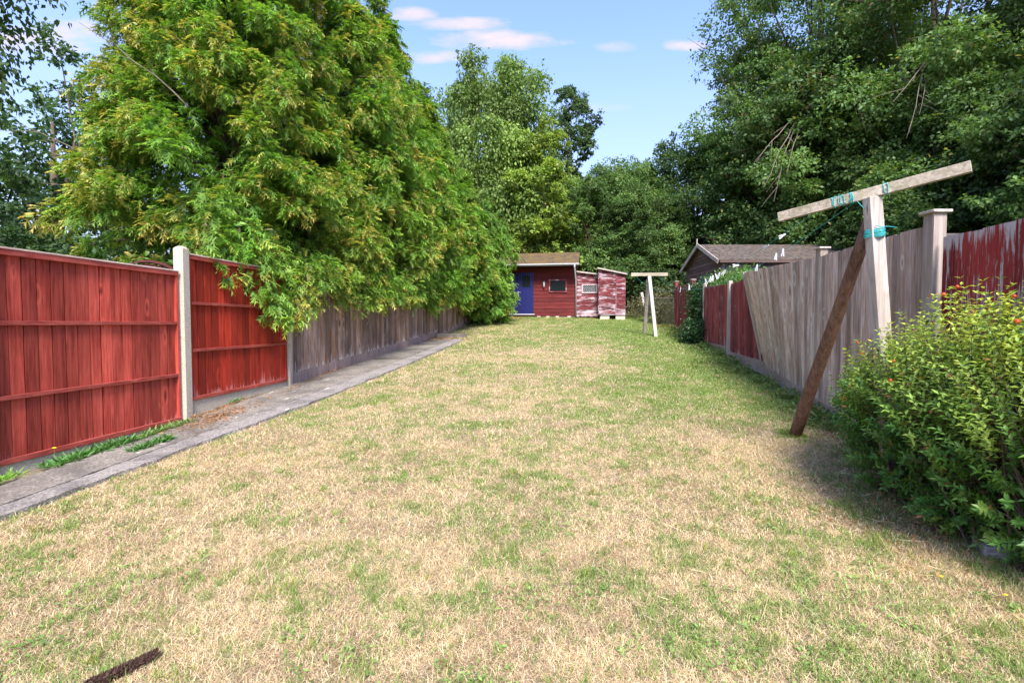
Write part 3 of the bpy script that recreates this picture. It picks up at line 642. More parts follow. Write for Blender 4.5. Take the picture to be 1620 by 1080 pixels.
for k, s in enumerate((.195, .215, .225, .24, .25, .27)): pegs.append((cA, s, random.uniform(-.6, .6), random.uniform(0, 3), LBS[k] + ' of the white pegs bunched on the line above the red fence'))
pegs += [(cB, .19, .1, .2, 'large white peg hanging at the corner where red boards meet leaning brown fence'), (cA, .36, .1, .4, 'white peg hanging alone in front of the ivy'), (cA, .42, -.4, 1.4, 'faint far peg at the left of the ivy')]
for i, (c, s, rx, rz, lab) in enumerate(pegs):
    o = proto if i == 0 else proto.copy()
    if i: COL.objects.link(o)
    k = min(len(c) - 2, int((s ** (1 / 1.3)) * (len(c) - 1))); f = (s ** (1 / 1.3)) * (len(c) - 1) - k
    o.location = c[k].lerp(c[k + 1], f) + Vector((0, 0, -.008)); o.rotation_euler = (random.uniform(-.2, .2), rx, rz); tag(o, lab, 'clothes peg', GP if 'bunched' in lab else 'pegs on the washing line')

# ================================================================== red shed
SA = R_(-9)
SO = Vector((2.90, 22.2, z1(22.0)))          # front right corner of the cabin
def shed_main():
    r = empty('garden_shed', SO, SA); tag(r, 'red timber cabin with blue double doors and mossy roof at the garden end', 'shed')
    zw = .12; W = 3.72; Hf = 2.60; D = 3.0
    mb = MB(); nb = 15; h = (Hf - zw) / nb
    for side, (a, b2, nrm) in enumerate((((-W, 0), (0, 0), (0, -1)), ((0, 0), (0, D), (1, 0)), ((-W, D), (-W, 0), (-1, 0)))):
        for k in range(nb):
            z0, z2 = zw + k * h, zw + (k + 1) * h + .004; N = Vector((*nrm, 0)); a3, b3 = Vector((*a, 0)), Vector((*b2, 0)); up = Vector((0, 0, 1))
            t0, t2 = .022, .008; c = (random.random(), random.random(), 1.0 if k < 2 else (.5 if k < 4 else 0))
            mb.hexa([a3 + up * z0, b3 + up * z0, b3 + up * z0 + N * t0, a3 + up * z0 + N * t0, a3 + up * z2, b3 + up * z2, b3 + up * z2 + N * t2, a3 + up * z2 + N * t2], c)
    mb.box((-W / 2, D, (Hf + zw) / 2), (W, .03, Hf - zw)); mb.build('wall', M['shed_red'], r)
    mb = MB(); 
    for x in (0.0, -W):
        mb = MB(); mb.prism([(x - .01, 0, Hf + .006), (x - .01, D, Hf + .006), (x - .01, D / 2, Hf + .56)], (.02, 0, 0), (.3, .6, 0)); mb.build('gable', M['shed_peel'], r)
    e = .62; rise = .56; zt = Hf + .02; th = .05; ro = MB()
    ys_, y2 = -e, D / 2; zz = lambda y: zt + rise * (1 - abs(y - D / 2) / (D / 2)) 
    for y0, y1 in ((-e, D / 2), (D / 2, D + e)):
        a = [(-W - .2, y0, zz(y0)), (.16, y0, zz(y0)), (.16, y1, zz(y1)), (-W - .2, y1, zz(y1))]
        ro.hexa(a + [(p[0], p[1], p[2] + th) for p in a])
    ro.build('roof', M['moss'], r)
    mb = MB(); mb.box((-W / 2, -e - .03, zz(-e) - .0), (W + .36, .05, .09), col=(.5, .9, 0)); mb.build('fascia', M['white'], r)
    g = MB(); g.box((-W / 2, -e - .085, zz(-e) + .02), (W + .36, .06, .05)); g.build('gutter', M['white'], r, bevel=.01)
    g = MB(); g.tube([(-.02, -e - .085, zz(-e)), (-.02, -e - .085, zz(-e) - .13), (.02, -.08, zz(-e) - .62), (.04, -.07, .1)], .034, 10); g.build('downpipe', M['white'], r, smooth=True)
    mb = MB(); mb.bar((.03, -.05, zw), (.03, -.05, Hf), .05, .05, up=(0, 1, 0)); mb.build('corner_post', M['shed_red'], r)
    # doors
    dx0, dx1, dz0, dz1 = -3.27, -1.92, .22, 2.12
    mb = MB(); mb.box(((dx0 + dx1) / 2, -.02, dz0 - .025), (1.45, .09, .045)); mb.build('sill', M['white'], r)
    for k, (a, b2) in enumerate(((dx0, (dx0 + dx1) / 2 - .006), ((dx0 + dx1) / 2 + .006, dx1))):
        dm = MB(); nbd = 6; ww = (b2 - a) / nbd
        for j in range(nbd): dm.box((a + ww * (j + .5), -.045, (dz0 + dz1) / 2), (ww - .004, .03, dz1 - dz0))
        dr = dm.build('door', M['blue'], r)
        if k == 1:
            q = MB(); q.box((a + .33, -.068, 1.72), (.36, .016, .50)); q.build('window', M['glass'], dr)
        else:
            q = MB(); q.box((b2 - .04, -.065, 1.18), (.035, .012, .16)); q.bar((b2 - .04, -.09, 1.21), (b2 + .08, -.09, 1.21), .018, .018); q.build('handle', M['white'], dr)
    # window
    wm_ = MB(); x0, x1, z0, z2 = -1.18, -.42, 1.22, 1.76
    for a, b2 in (((x0, z0), (x1, z0)), ((x0, z2), (x1, z2))): wm_.bar((a[0] - .03, -.035, a[1]), (b2[0] + .03, -.035, b2[1]), .05, .05, col=(.5, .9, 0))
    for x in (x0, x1): wm_.bar((x, -.035, z0 + .025), (x, -.035, z2 - .025), .05, .05, up=(0, 1, 0), col=(.5, .9, 0))
    wr = wm_.build('window', M['shed_peel'], r); g = MB(); g.box(((x0 + x1) / 2, -.026, (z0 + z2) / 2), (x1 - x0 - .05, .012, z2 - z0 - .05)); g.build('pane', M['glass'], wr)
    # wall lantern
    lb = MB(); lb.box((-1.43, -.04, 1.62), (.05, .03, .16)); lb.tube([(-1.43, -.05, 1.70), (-1.43, -.10, 1.72), (-1.43, -.13, 1.68)], .01, 6); ln = lb.build('lantern', M['metal'], r)
    g = MB(); g.tube([(-1.43, -.13, 1.46), (-1.43, -.13, 1.66)], [.03, .055], 6); g.build('lantern_glass', M['gl_lamp'], ln)
    g = MB(); g.tube([(-1.43, -.13, 1.66), (-1.43, -.13, 1.71)], [.065, .01], 6); g.build('lantern_cap', M['metal'], ln)
    g = MB(); g.tube([(-1.43, -.13, 1.42), (-1.43, -.13, 1.46)], [.015, .035], 6); g.build('lantern_base', M['metal'], ln)
    for k, x in enumerate((-1.68, -1.25, -.82, -.5, -.28, -3.3)):
        b_ = MB(); b_.box((x, .06, .0), (.17, .2, .22 if k != 3 else .1)); b_.build('support_block', M['concrete'], r, bevel=.02)
    mb = MB(); mb.box((-W / 2, .04, zw - .03), (W, .05, .06)); mb.build('floor_bearer', M['post_brown'], r)
m, n, b, o = mat_base('lamp_glass'); b.inputs['Base Color'].default_value = (.45, .5, .5, 1); b.inputs['Roughness'].default_value = .2; M['gl_lamp'] = m
shed_main()
def lean(name, label, x0, x1, y0, D, zb, zl, zr, lattice=False, door=False):
    """x0..x1 in shed frame, monopitch falling to the right"""
    r = empty(name, SO, SA); tag(r, label, 'shed'); mb = MB(); nb = 13; H = zl
    for k in range(nb):
        z0 = zb + k * (H - zb) / nb; z2 = zb + (k + 1) * (H - zb) / nb + .004; c = (random.random(), random.random(), 1.0 if k < 2 else .3 * random.random())
        lim = lambda x: zl + (zr - zl) * (x - x0) / (x1 - x0)
        a0, a1, b0_, b1_ = min(z0, lim(x0)), min(z2, lim(x0)), min(z0, lim(x1)), min(z2, lim(x1))
        if b0_ < b1_ - .001 or a0 < a1 - .001:
            mb.hexa([(x0, y0, a0), (x1, y0, b0_), (x1, y0 - .022, b0_), (x0, y0 - .022, a0), (x0, y0, a1), (x1, y0, b1_), (x1, y0 - .008, b1_), (x0, y0 - .008, a1)], c)
        zz2 = min(z2, zr)
        if z0 < zz2:
            mb.hexa([(x1, y0, z0), (x1, y0 + D, z0), (x1 + .022, y0 + D, z0), (x1 + .022, y0, z0), (x1, y0, zz2), (x1, y0 + D, zz2), (x1 + .008, y0 + D, zz2), (x1 + .008, y0, zz2)], c)
            mb.hexa([(x0 + .03, y0, z0), (x0 + .03, y0 + D, z0), (x0 + .01, y0 + D, z0), (x0 + .01, y0, z0), (x0 + .03, y0, zz2), (x0 + .03, y0 + D, zz2), (x0 + .01, y0 + D, zz2), (x0 + .01, y0, zz2)], c)
    mb.build('wall', M['shed_peel'], r)
    ro = MB(); a = [(x0 - .04, y0 - .1, zl + .01), (x1 + .08, y0 - .1, zr + .01), (x1 + .08, y0 + D + .1, zr + .01), (x0 - .04, y0 + D + .1, zl + .01)]; ro.hexa(a + [(p[0], p[1], p[2] + .045) for p in a]); ro.build('roof', M['felt'], r)
    f = MB(); f.bar((x0 - .04, y0 - .125, zl + .012), (x1 + .08, y0 - .125, zr + .012), .02, .06, col=(.2, .9, 0)); f.build('bargeboard', M['post_grey'], r)
    if lattice:
        wx0, wx1, wz0, wz1 = x0 + .26, x1 - .02, 1.17, 1.53
        wf = MB()
        for p, q in (((wx0, wz0), (wx1, wz0)), ((wx0, wz1), (wx1, wz1))): wf.bar((p[0] - .03, y0 - .035, p[1]), (q[0], y0 - .035, q[1]), .04, .05)
        for x in (wx0, wx1 - .02): wf.bar((x, y0 - .035, wz0 + .025), (x, y0 - .035, wz1 - .025), .05, .04, up=(0, 1, 0))
        wr = wf.build('window', M['shed_trim'], r); g = MB(); g.box(((wx0 + wx1) / 2, y0 - .02, (wz0 + wz1) / 2), (wx1 - wx0 - .05, .008, wz1 - wz0 - .05)); g.build('pane', M['glass'], wr)
        l = MB(); s = .085; hh = wz1 - wz0 - .05
        k = wx0 - hh
        while k < wx1 - .05:
            for sg in (1, -1):
                xa, xb = k, k + hh; za, zb_ = (wz0 + .025, wz1 - .025) if sg > 0 else (wz1 - .025, wz0 + .025)
                lo_, hi_ = wx0 + .02, wx1 - .03
                ta, tb_ = max(0, (lo_ - xa) / hh), min(1, (hi_ - xa) / hh)
                if tb_ > ta: l.bar((xa + hh * ta, y0 - .03 - .004 * sg, za + (zb_ - za) * ta), (xa + hh * tb_, y0 - .03 - .004 * sg, za + (zb_ - za) * tb_), .005, .008)
            k += s
        l.build('lattice', M['white'], wr)
    if door:
        d = MB(); nb = 11
        for k in range(nb): d.box(((x0 + .03 + x1 - .42) / 2, y0 - .038, .20 + (k + .5) * .162), (x1 - x0 - .47, .024, .158), col=(random.random(), random.random(), .5 * random.random() + (.4 if k < 3 else 0)))
        dr = d.build('door', M['shed_peel'], r); h = MB(); h.box((x1 - .46, y0 - .06, 1.6), (.09, .012, .03)); h.build('hinge', M['metal'], dr)
        c = MB(); c.bar((x1 - .40, y0 - .04, zb), (x1 - .40, y0 - .04, zr), .03, .03, up=(0, 1, 0)); c.build('door_post', M['shed_peel'], r)
        for x in (x0 + .3, x1 - .2):
            b_ = MB(); b_.box((x, y0 + .1, .0), (.42, .2, .2)); b_.build('support_block', M['concrete'], r, bevel=.02)
M['shed_trim'] = plain('faded_pink_trim', (.55, .45, .45), (.40, .28, .28), 30, .8)
lean('lean_to', 'faded striped red lean-to with lattice window between cabin and plank door store', .06, 1.01, .0, 2.4, .08, 2.12, 1.97, lattice=True)
lean('plank_store', 'peeling red and white plank store with a door at the right of the sheds', 1.02, 2.20, -.35, 2.2, .14, 2.22, 1.93, door=True)

# ================================================================== neighbour's sheds
def neighbour():
    x0, x1, y0, y1 = 7.45, 13.0, 17.3, 20.7; zb = z1(18) - .2; ze, zr = 3.78, 4.50; ym = (y0 + y1) / 2; org = (x0, y0, zb)
    r = empty('garden_shed', org); tag(r, "neighbour's long brown shed with felt roof beyond the right fence", 'shed')
    mb = MB(org); n = 44
    for k in range(n): w_ = (x1 - x0) / n; mb.box((x0 + w_ * (k + .5), y0, (zb + ze) / 2), (w_ - .012, .03, ze - zb))
    mb.box(((x0 + x1) / 2, y0 + .03, (zb + ze) / 2), (x1 - x0, .02, ze - zb), col=(0, 0, 0)); mb.build('side_wall', M['board_plum'], r)
    mb = MB(org); nb = 26; h = (zr - zb) / nb
    for k in range(nb):
        z0, z2 = zb + k * h, zb + (k + 1) * h; hw = (y1 - y0) / 2 * min(1, max(0.02, (zr - z0) / (zr - ze)))
        mb.hexa([(x0, ym - hw, z0), (x0, ym + hw, z0), (x0 - .03, ym + hw, z0), (x0 - .03, ym - hw, z0), (x0, ym - hw, z2), (x0, ym + hw, z2), (x0 - .008, ym + hw, z2), (x0 - .008, ym - hw, z2)])
    mb.build('gable_wall', M['board_brown'], r)
    ro = MB(org)
    for ya, za, yb, zb2 in ((y0 - .22, ze - .06, ym, zr + .03), (ym, zr + .03, y1 + .22, ze - .06)):
        a = [(x0 - .2, ya, za), (x1 + .2, ya, za), (x1 + .2, yb, zb2), (x0 - .2, yb, zb2)]; ro.hexa(a + [(p[0], p[1], p[2] + .05) for p in a])
    ro.build('roof', M['felt'], r)
    for ya, za, yb, zb2 in ((y0 - .24, ze - .10, ym, zr + .05), (ym, zr + .05, y1 + .24, ze - .10)):
        f = MB(org); f.bar((x0 - .225, ya, za), (x0 - .225, yb, zb2), .03, .14, col=(.4, .9, 0)); f.build('bargeboard', M['post_grey'], r)
    f = MB(org); f.box((x0 - .24, ym, zr + .15), (.03, .06, .3)); f.build('finial', M['post_grey'], r)
    f = MB(org); f.box(((x0 + x1) / 2, y0 - .23, ze - .09), (x1 - x0 + .3, .03, .09), col=(0, 0, 0)); f.build('fascia', M['board_brown'], r)
    wf = MB(org); f_y0, f_y1, f_z0, f_z1 = 17.9, 19.2, 2.6, 3.45
    for y in (f_y0, (f_y0 + f_y1) / 2, f_y1): wf.box((x0 - .04, y, (f_z0 + f_z1) / 2), (.04, .06, f_z1 - f_z0))
    for z in (f_z0, f_z1): wf.box((x0 - .045, (f_y0 + f_y1) / 2, z), (.04, f_y1 - f_y0 + .1, .06))
    wr = wf.build('window', M['board_brown'], r); g = MB(org); g.box((x0 - .025, (f_y0 + f_y1) / 2, (f_z0 + f_z1) / 2), (.012, f_y1 - f_y0, f_z1 - f_z0)); g.build('pane', M['gl_lamp2'], wr)
m, n, b, o = mat_base('neighbour_glass'); b.inputs['Base Color'].default_value = (.12, .16, .18, 1); b.inputs['Roughness'].default_value = .08; b.inputs['Specular IOR Level'].default_value = .8; M['gl_lamp2'] = m
neighbour()
def neighbour2():
    org = (9.5, 9.0, z1(9)); r = empty('garden_shed', org); tag(r, 'low dark roofed shed just showing over the flaking red fence at far right', 'shed')
    mb = MB(org); mb.box((10.2, 9.9, 1.7), (3.6, 1.9, 2.7)); mb.build('wall', M['board_brown'], r)
    ro = MB(org)
    for ya, za, yb, zb2 in ((8.75, 2.98, 9.9, 3.30), (9.9, 3.30, 11.05, 2.98)):
        a = [(8.25, ya, za), (12.1, ya, za), (12.1, yb, zb2), (8.25, yb, zb2)]; ro.hexa(a + [(p[0], p[1], p[2] + .04) for p in a])
    ro.build('roof', M['felt'], r)
neighbour2()

# ================================================================== small things on the ground
org = (-2.2, 15.9, z1(15.9)); mb = MB(org); mb.box((-1.98, 15.85, z1(15.85) + .05), (1.0, .07, .17), rz=.02, col=(.5, .5, .5)); tag(mb.build('edging_slab', M['path'], None, org, bevel=.01), 'low grey concrete edging slab on edge where the path ends', 'edging slab')
org = (3.15, 2.7, z1(2.7)); mb = MB(org); mb.bar((2.80, 2.86, z1(2.86) + .015), (3.5, 2.55, z1(2.55) + .03), .16, .10, col=(.5, .6, 0)); tag(mb.build('timber_sleeper', M['sleeper'], None, org, bevel=.012), 'weathered grey timber sleeper lying under the shrub at lower right', 'timber')
def seedhead():
    p0, p1 = np.array([-1.61, 1.86, z1(1.86) + .02]), np.array([-1.52, 2.12, z1(2.12) + .03]); p0 = np.array([-1.63, 1.90, .115]); p1 = np.array([-1.50, 2.045, .128])
    p0 = np.array([-1.64, 1.80, z1(1.80) + .03]); p1 = np.array([-1.49, 1.985, z1(1.985) + .035])
    org = p0; tb = TB(); n = 2200; t = rng.random(n) ** .9; a = rng.uniform(0, 6.28, n); ax = (p1 - p0) / np.linalg.norm(p1 - p0); u = np.cross(ax, [0, 0, 1]); u /= np.linalg.norm(u); v = np.cross(ax, u)
    rad = .021 * (1 - .55 * t) * rng.uniform(.5, 1, n); rd = u * np.cos(a)[:, None] + v * np.sin(a)[:, None]; P = (p1 - p0) * t[:, None] + rd * rad[:, None]
    c = np.array([.10, .060, .048]) * rng.uniform(.5, 1.9, (n, 1)); leaves(tb, P, rd + ax * .6 + rng.normal(0, .3, (n, 3)), ax + rng.normal(0, .5, (n, 3)), .014, .007, c * .8, c)
    o = link_mesh('seed_head', tb.mesh('seed_head'), M['grass'], None, tuple(org)); tag(o, 'dried dark brown flower spike lying on the straw lawn at bottom left', 'seed head')
seedhead()

# ================================================================== plants
def tree_tubes(trunk_pts, trunk_rad, limbs, name, mat):
    mb = MB(); mb.tube(trunk_pts, trunk_rad, 10, (.5, .5, 0))
    for pts, rad in limbs: mb.tube(pts, rad, 5, (.5, .5, 0), cap=False)
    return mb
def mesh_of(mb, name, mat):
    o = mb.build(name, mat, smooth=True); me = o.data; bpy.data.objects.remove(o); return me
def conifer(seed, H, R, zb, nplume, nspray, gold, L=.2, boughs=(), lean=(0, 0), c_dark=(.085, .20, .028), c_mid=(.32, .50, .07), c_gold=(.80, .57, .15), pw=1.6, sharp=.8):
    """returns crown mesh, trunk mesh; origin at foot"""
    r_ = np.random.default_rng(seed); tb = TB(); c_dark, c_mid, c_gold = map(np.array, (c_dark, c_mid, c_gold)); limbs = []
    # area-weighted heights
    t = r_.random(nplume * 3); prof = lambda t: (1 - t ** pw) ** sharp * (.84 + .16 * np.minimum(1, t / .16))
    t = t[r_.random(len(t)) < prof(t) + .12][:nplume]; n = len(t); th = (np.arange(n) * 2.39996 + r_.normal(0, .3, n))
    lump = 1 + .16 * np.sin(th * 3 + seed) * np.sin(t * 9 + seed) + r_.normal(0, .09, n)
    rr = R * prof(t) * lump + .12; zt = zb + t * (H - zb)
    tip = np.stack([np.cos(th) * rr, np.sin(th) * rr, zt], 1); tip[:, 0] += lean[0] * t; tip[:, 1] += lean[1] * t
    root = np.stack([tip[:, 0] * .08, tip[:, 1] * .08, np.maximum(zt - rr * r_.uniform(.0, .45, n), zb * .8)], 1)
    if len(boughs):
        bt = np.array(boughs, float); n += len(bt); tip = np.concatenate([tip, bt]); br_ = bt.copy(); br_[:, :2] *= .25; br_[:, 2] += 1.3; root = np.concatenate([root, br_]); rr = np.concatenate([rr, np.full(len(bt), R)])
    pr = (.34 + .16 * rr / R) * r_.uniform(.75, 1.25, n) * (R / 3) ** .4
    pgold = np.clip(gold + r_.normal(0, .22, n), 0, 1); pbr = r_.uniform(.72, 1.25, n)
    for i in range(n):
        m_ = max(8, int(nspray / n * (.45 + .75 * rr[i] / R)))
        s = 1 - .62 * r_.random(m_) ** 1.25
        arch = .22 * rr[i]
        ax = tip[i] - root[i]; C = root[i] + ax * s[:, None]; C[:, 2] += arch * np.sin(np.pi * s * .9) * .9 - .10 * rr[i] * s ** 3
        axn = ax / np.linalg.norm(ax)
        off = unit(r_.normal(0, 1, (m_, 3))) * (r_.random((m_, 1)) ** .45) * pr[i] * (1.15 - .65 * s)[:, None] * np.array([1, 1, .75]); off[:, 2] -= .05
        P = C + off
        nt_ = max(2, m_ // 6); q = r_.integers(0, nt_, m_); P = P[:nt_][q] + r_.normal(0, L * .28, (m_, 3)); s = s[:nt_][q]; off = off[:nt_][q]
        D = unit(off) * .8 + axn * .45 + np.array([0, 0, -.22]) + r_.normal(0, .55, (m_, 3))
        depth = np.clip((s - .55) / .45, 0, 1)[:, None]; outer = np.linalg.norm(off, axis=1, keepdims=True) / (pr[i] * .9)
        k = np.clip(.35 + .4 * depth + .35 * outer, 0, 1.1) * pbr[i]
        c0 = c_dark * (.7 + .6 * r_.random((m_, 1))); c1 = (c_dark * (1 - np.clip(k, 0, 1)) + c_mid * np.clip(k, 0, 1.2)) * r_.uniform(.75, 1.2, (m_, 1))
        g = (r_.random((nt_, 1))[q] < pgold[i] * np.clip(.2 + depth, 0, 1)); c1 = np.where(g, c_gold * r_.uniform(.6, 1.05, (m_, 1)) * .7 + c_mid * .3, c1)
        bw = r_.random((m_, 1)) < .03 * (1.3 - depth); c1 = np.where(bw, np.array([.24, .15, .08]) * r_.uniform(.6, 1.3, (m_, 1)), c1); c1 = c1 * (1 + r_.normal(0, .06, 3))
        sprays(tb, P, D, L * r_.uniform(.5, 1.35, m_) * r_.uniform(.8, 1.2), c0, c1)
        if i % 3 == 0: limbs.append(([root[i] * (1, 1, 1), (root[i] + tip[i]) / 2 + np.array([0, 0, arch * .8]), tip[i] * .97 + root[i] * .03], [.05, .03, .008]))
    tm = tree_tubes([(0, 0, -.3), (0, 0, H * .4), (lean[0] * .6, lean[1] * .6, H * .8)], [.22, .14, .04], limbs, 'trunk', M['bark'])
    return tb.mesh('crown'), mesh_of(tm, 'trunk', M['bark'])
def broadleaf(seed, ells, nclump, nleaf, leafL, cr, cdark, clight, trunk_h=2.0, trunk_r=.25, strands=0, flat=.6, brown=0.0, limbs_on=1, shell=.55, up=.55, yellow=0.0, twigs=0):
    """ells: list (cx,cy,cz,rx,ry,rz)"""
    r_ = np.random.default_rng(seed); tb = TB(); cdark, clight = np.array(cdark), np.array(clight); limbs = []
    E = np.array(ells, float); vol = E[:, 3] * E[:, 4] + E[:, 4] * E[:, 5]; pick = r_.choice(len(E), nclump, p=vol / vol.sum())
    d = unit(r_.normal(0, 1, (nclump, 3))); rad = (shell + (1 - shell) * r_.random((nclump, 1)) ** .6) * (1 + .10 * r_.normal(0, 1, (nclump, 1)))
    C = E[pick, :3] + d * rad * E[pick, 3:]
    hub = np.array([E[0, 0] * .3, E[0, 1] * .3, trunk_h]); top = E[:, 2].max()
    for i in range(nclump):
        m_ = int(nleaf * r_.uniform(.6, 1.4)); R = cr * r_.uniform(.6, 1.35)
        v = unit(r_.normal(0, 1, (m_, 3))) * (r_.random((m_, 1)) ** .42) * R * np.array([1, 1, flat]); v += unit(d[i]) * R * .1
        # sprigs: break the ball into twig-tufts
        nt_ = max(5, m_ // 22); tv = unit(r_.normal(0, 1, (nt_, 3))) * (r_.random((nt_, 1)) ** .4) * R * 1.12 * np.array([1, 1, flat]); q = r_.integers(0, nt_, m_)
        P = C[i] + tv[q] + r_.normal(0, R * .13, (m_, 3)) * np.array([1, 1, .6])
        if strands: P[:, 2] -= r_.random(m_) ** 1.5 * strands * (r_.random(m_) < .7)
        D = unit(P - C[i]) * .7 + r_.normal(0, .6, (m_, 3)) + np.array([0, 0, -.25 - (.8 if strands else 0)])
        N = np.array([0, 0, up]) + unit(P - C[i]) * .5 + r_.normal(0, .45, (m_, 3))
        br = r_.uniform(.65, 1.3); hz = np.clip((P[:, 2:3] - C[i, 2]) / (R * flat) * .5 + .5, 0, 1)
        k = np.clip(.25 + .35 * r_.random((m_, 1)) + .4 * r_.random(), 0, 1)
        c = (cdark * (1 - k) + clight * k) * br
        if brown: c = np.where(r_.random((m_, 1)) < (brown * (3 if r_.random() < .2 else .25)), np.array([.26, .15, .075]) * r_.uniform(.6, 1.3, (m_, 1)), c)
        if yellow: c = np.where(r_.random((m_, 1)) < yellow, np.array([.38, .36, .09]) * r_.uniform(.7, 1.2, (m_, 1)), c)
        Lf = leafL * r_.uniform(.7, 1.3, m_); leaves(tb, P, D, N, Lf, Lf * .62, c * .85, c)
        if limbs_on and i % 2 == 0:
            b0 = hub + (C[i] - hub) * 0; b0 = np.array([hub[0], hub[1], trunk_h + (max(C[i, 2] - trunk_h, .3)) * .35 * r_.random()]); mid = (b0 + C[i]) / 2 + r_.normal(0, .25, 3) + np.array([0, 0, .15])
            limbs.append(([b0, mid, C[i]], [trunk_r * .35, trunk_r * .18, .012]))
        for _ in range(twigs):
            p = C[i] + unit(r_.normal(0, 1, 3)) * R * .2; e = p + unit(d[i] + r_.normal(0, .5, 3)) * R * 1.3; limbs.append(([p, (p + e) / 2 + r_.normal(0, .08, 3), e], [.018, .012, .005]))
    tp = E[0, :3] + np.array([0, 0, E[0, 5] * .4]); tm = tree_tubes([(0, 0, -.3), (hub[0], hub[1], trunk_h), tuple((hub + tp) / 2), tuple(tp)], [trunk_r * 1.2, trunk_r, trunk_r * .6, trunk_r * .15], limbs, 'trunk', M['bark'])
    return tb.mesh('crown'), mesh_of(tm, 'trunk', M['bark'])
def place(kind, label, cat, meshes, x, y, rz=0, s=1.0, group=None, sz=None, mat='leaf', z=None):
    r = empty(kind, (x, y, z1(min(y, 24)) if z is None else z), rz); r.scale = (s, s, sz or s); tag(r, label, cat, group)
    link_mesh('crown', meshes[0], M[mat], r); link_mesh('trunk', meshes[1], M['bark'], r)
    return r
GC = 'golden green conifers along the left fence'
def bough(ox, oy, ys, dx, z):
    return [(float(fenceL(y)) + dx_ - ox, y - oy, z_ - z1(oy)) for y, dx_, z_ in zip(ys, dx, z)]
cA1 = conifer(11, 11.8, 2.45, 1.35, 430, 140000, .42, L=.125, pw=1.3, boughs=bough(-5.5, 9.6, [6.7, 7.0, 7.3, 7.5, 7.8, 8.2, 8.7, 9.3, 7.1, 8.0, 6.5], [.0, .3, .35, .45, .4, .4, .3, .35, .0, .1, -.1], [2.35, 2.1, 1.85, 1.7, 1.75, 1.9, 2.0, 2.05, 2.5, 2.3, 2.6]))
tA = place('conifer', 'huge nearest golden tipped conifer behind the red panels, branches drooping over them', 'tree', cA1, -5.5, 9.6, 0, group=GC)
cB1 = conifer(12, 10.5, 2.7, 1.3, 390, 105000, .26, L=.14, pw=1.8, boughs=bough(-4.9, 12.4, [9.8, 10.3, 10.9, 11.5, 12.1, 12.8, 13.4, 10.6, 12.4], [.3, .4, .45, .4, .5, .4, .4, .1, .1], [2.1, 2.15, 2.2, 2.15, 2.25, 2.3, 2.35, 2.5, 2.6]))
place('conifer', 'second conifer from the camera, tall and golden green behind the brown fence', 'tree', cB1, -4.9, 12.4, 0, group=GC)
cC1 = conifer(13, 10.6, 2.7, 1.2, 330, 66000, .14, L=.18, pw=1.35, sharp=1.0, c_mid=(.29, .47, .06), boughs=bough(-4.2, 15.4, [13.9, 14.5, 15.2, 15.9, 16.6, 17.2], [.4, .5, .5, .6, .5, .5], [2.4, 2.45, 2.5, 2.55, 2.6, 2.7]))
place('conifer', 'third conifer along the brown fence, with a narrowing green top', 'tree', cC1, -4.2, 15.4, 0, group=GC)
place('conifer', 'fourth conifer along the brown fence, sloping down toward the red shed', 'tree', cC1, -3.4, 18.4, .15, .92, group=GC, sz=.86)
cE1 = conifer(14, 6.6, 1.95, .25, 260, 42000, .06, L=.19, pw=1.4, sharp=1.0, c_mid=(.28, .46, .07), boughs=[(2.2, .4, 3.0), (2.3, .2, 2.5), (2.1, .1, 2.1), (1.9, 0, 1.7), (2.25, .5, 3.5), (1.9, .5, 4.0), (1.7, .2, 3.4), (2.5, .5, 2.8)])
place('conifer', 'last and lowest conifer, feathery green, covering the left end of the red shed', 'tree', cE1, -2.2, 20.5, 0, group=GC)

CONA = tA
DK, LT = (.05, .105, .033), (.16, .27, .07)
# far left
t1 = broadleaf(21, [(0, 0, 5.5, 2.6, 2.6, 3.5), (.5, 0, 3, 2.8, 2.6, 2.2)], 60, 420, .16, .85, (.03, .07, .025), (.085, .16, .05), 2, .2)
place('broadleaf_tree', 'dark green tree filling the gap at left edge behind the big conifer', 'tree', t1, -14.5, 15.5, 0)
place('broadleaf_tree', 'small dark bush like tree low at the far left above the red fence', 'tree', t1, -10.6, 9.6, 1.2, .62, sz=.50)
bl = broadleaf(22, [(0, 0, 7.2, 1.9, 1.9, 2.2), (0, 0, 5, 1.6, 1.6, 1.5)], 44, 420, .12, .55, (.045, .09, .03), (.12, .20, .06), 3, .14, strands=1.0)
place('birch_tree', 'drooping birch branches hanging in at the top left picture corner', 'tree', bl, -10.7, 7.9, 0)
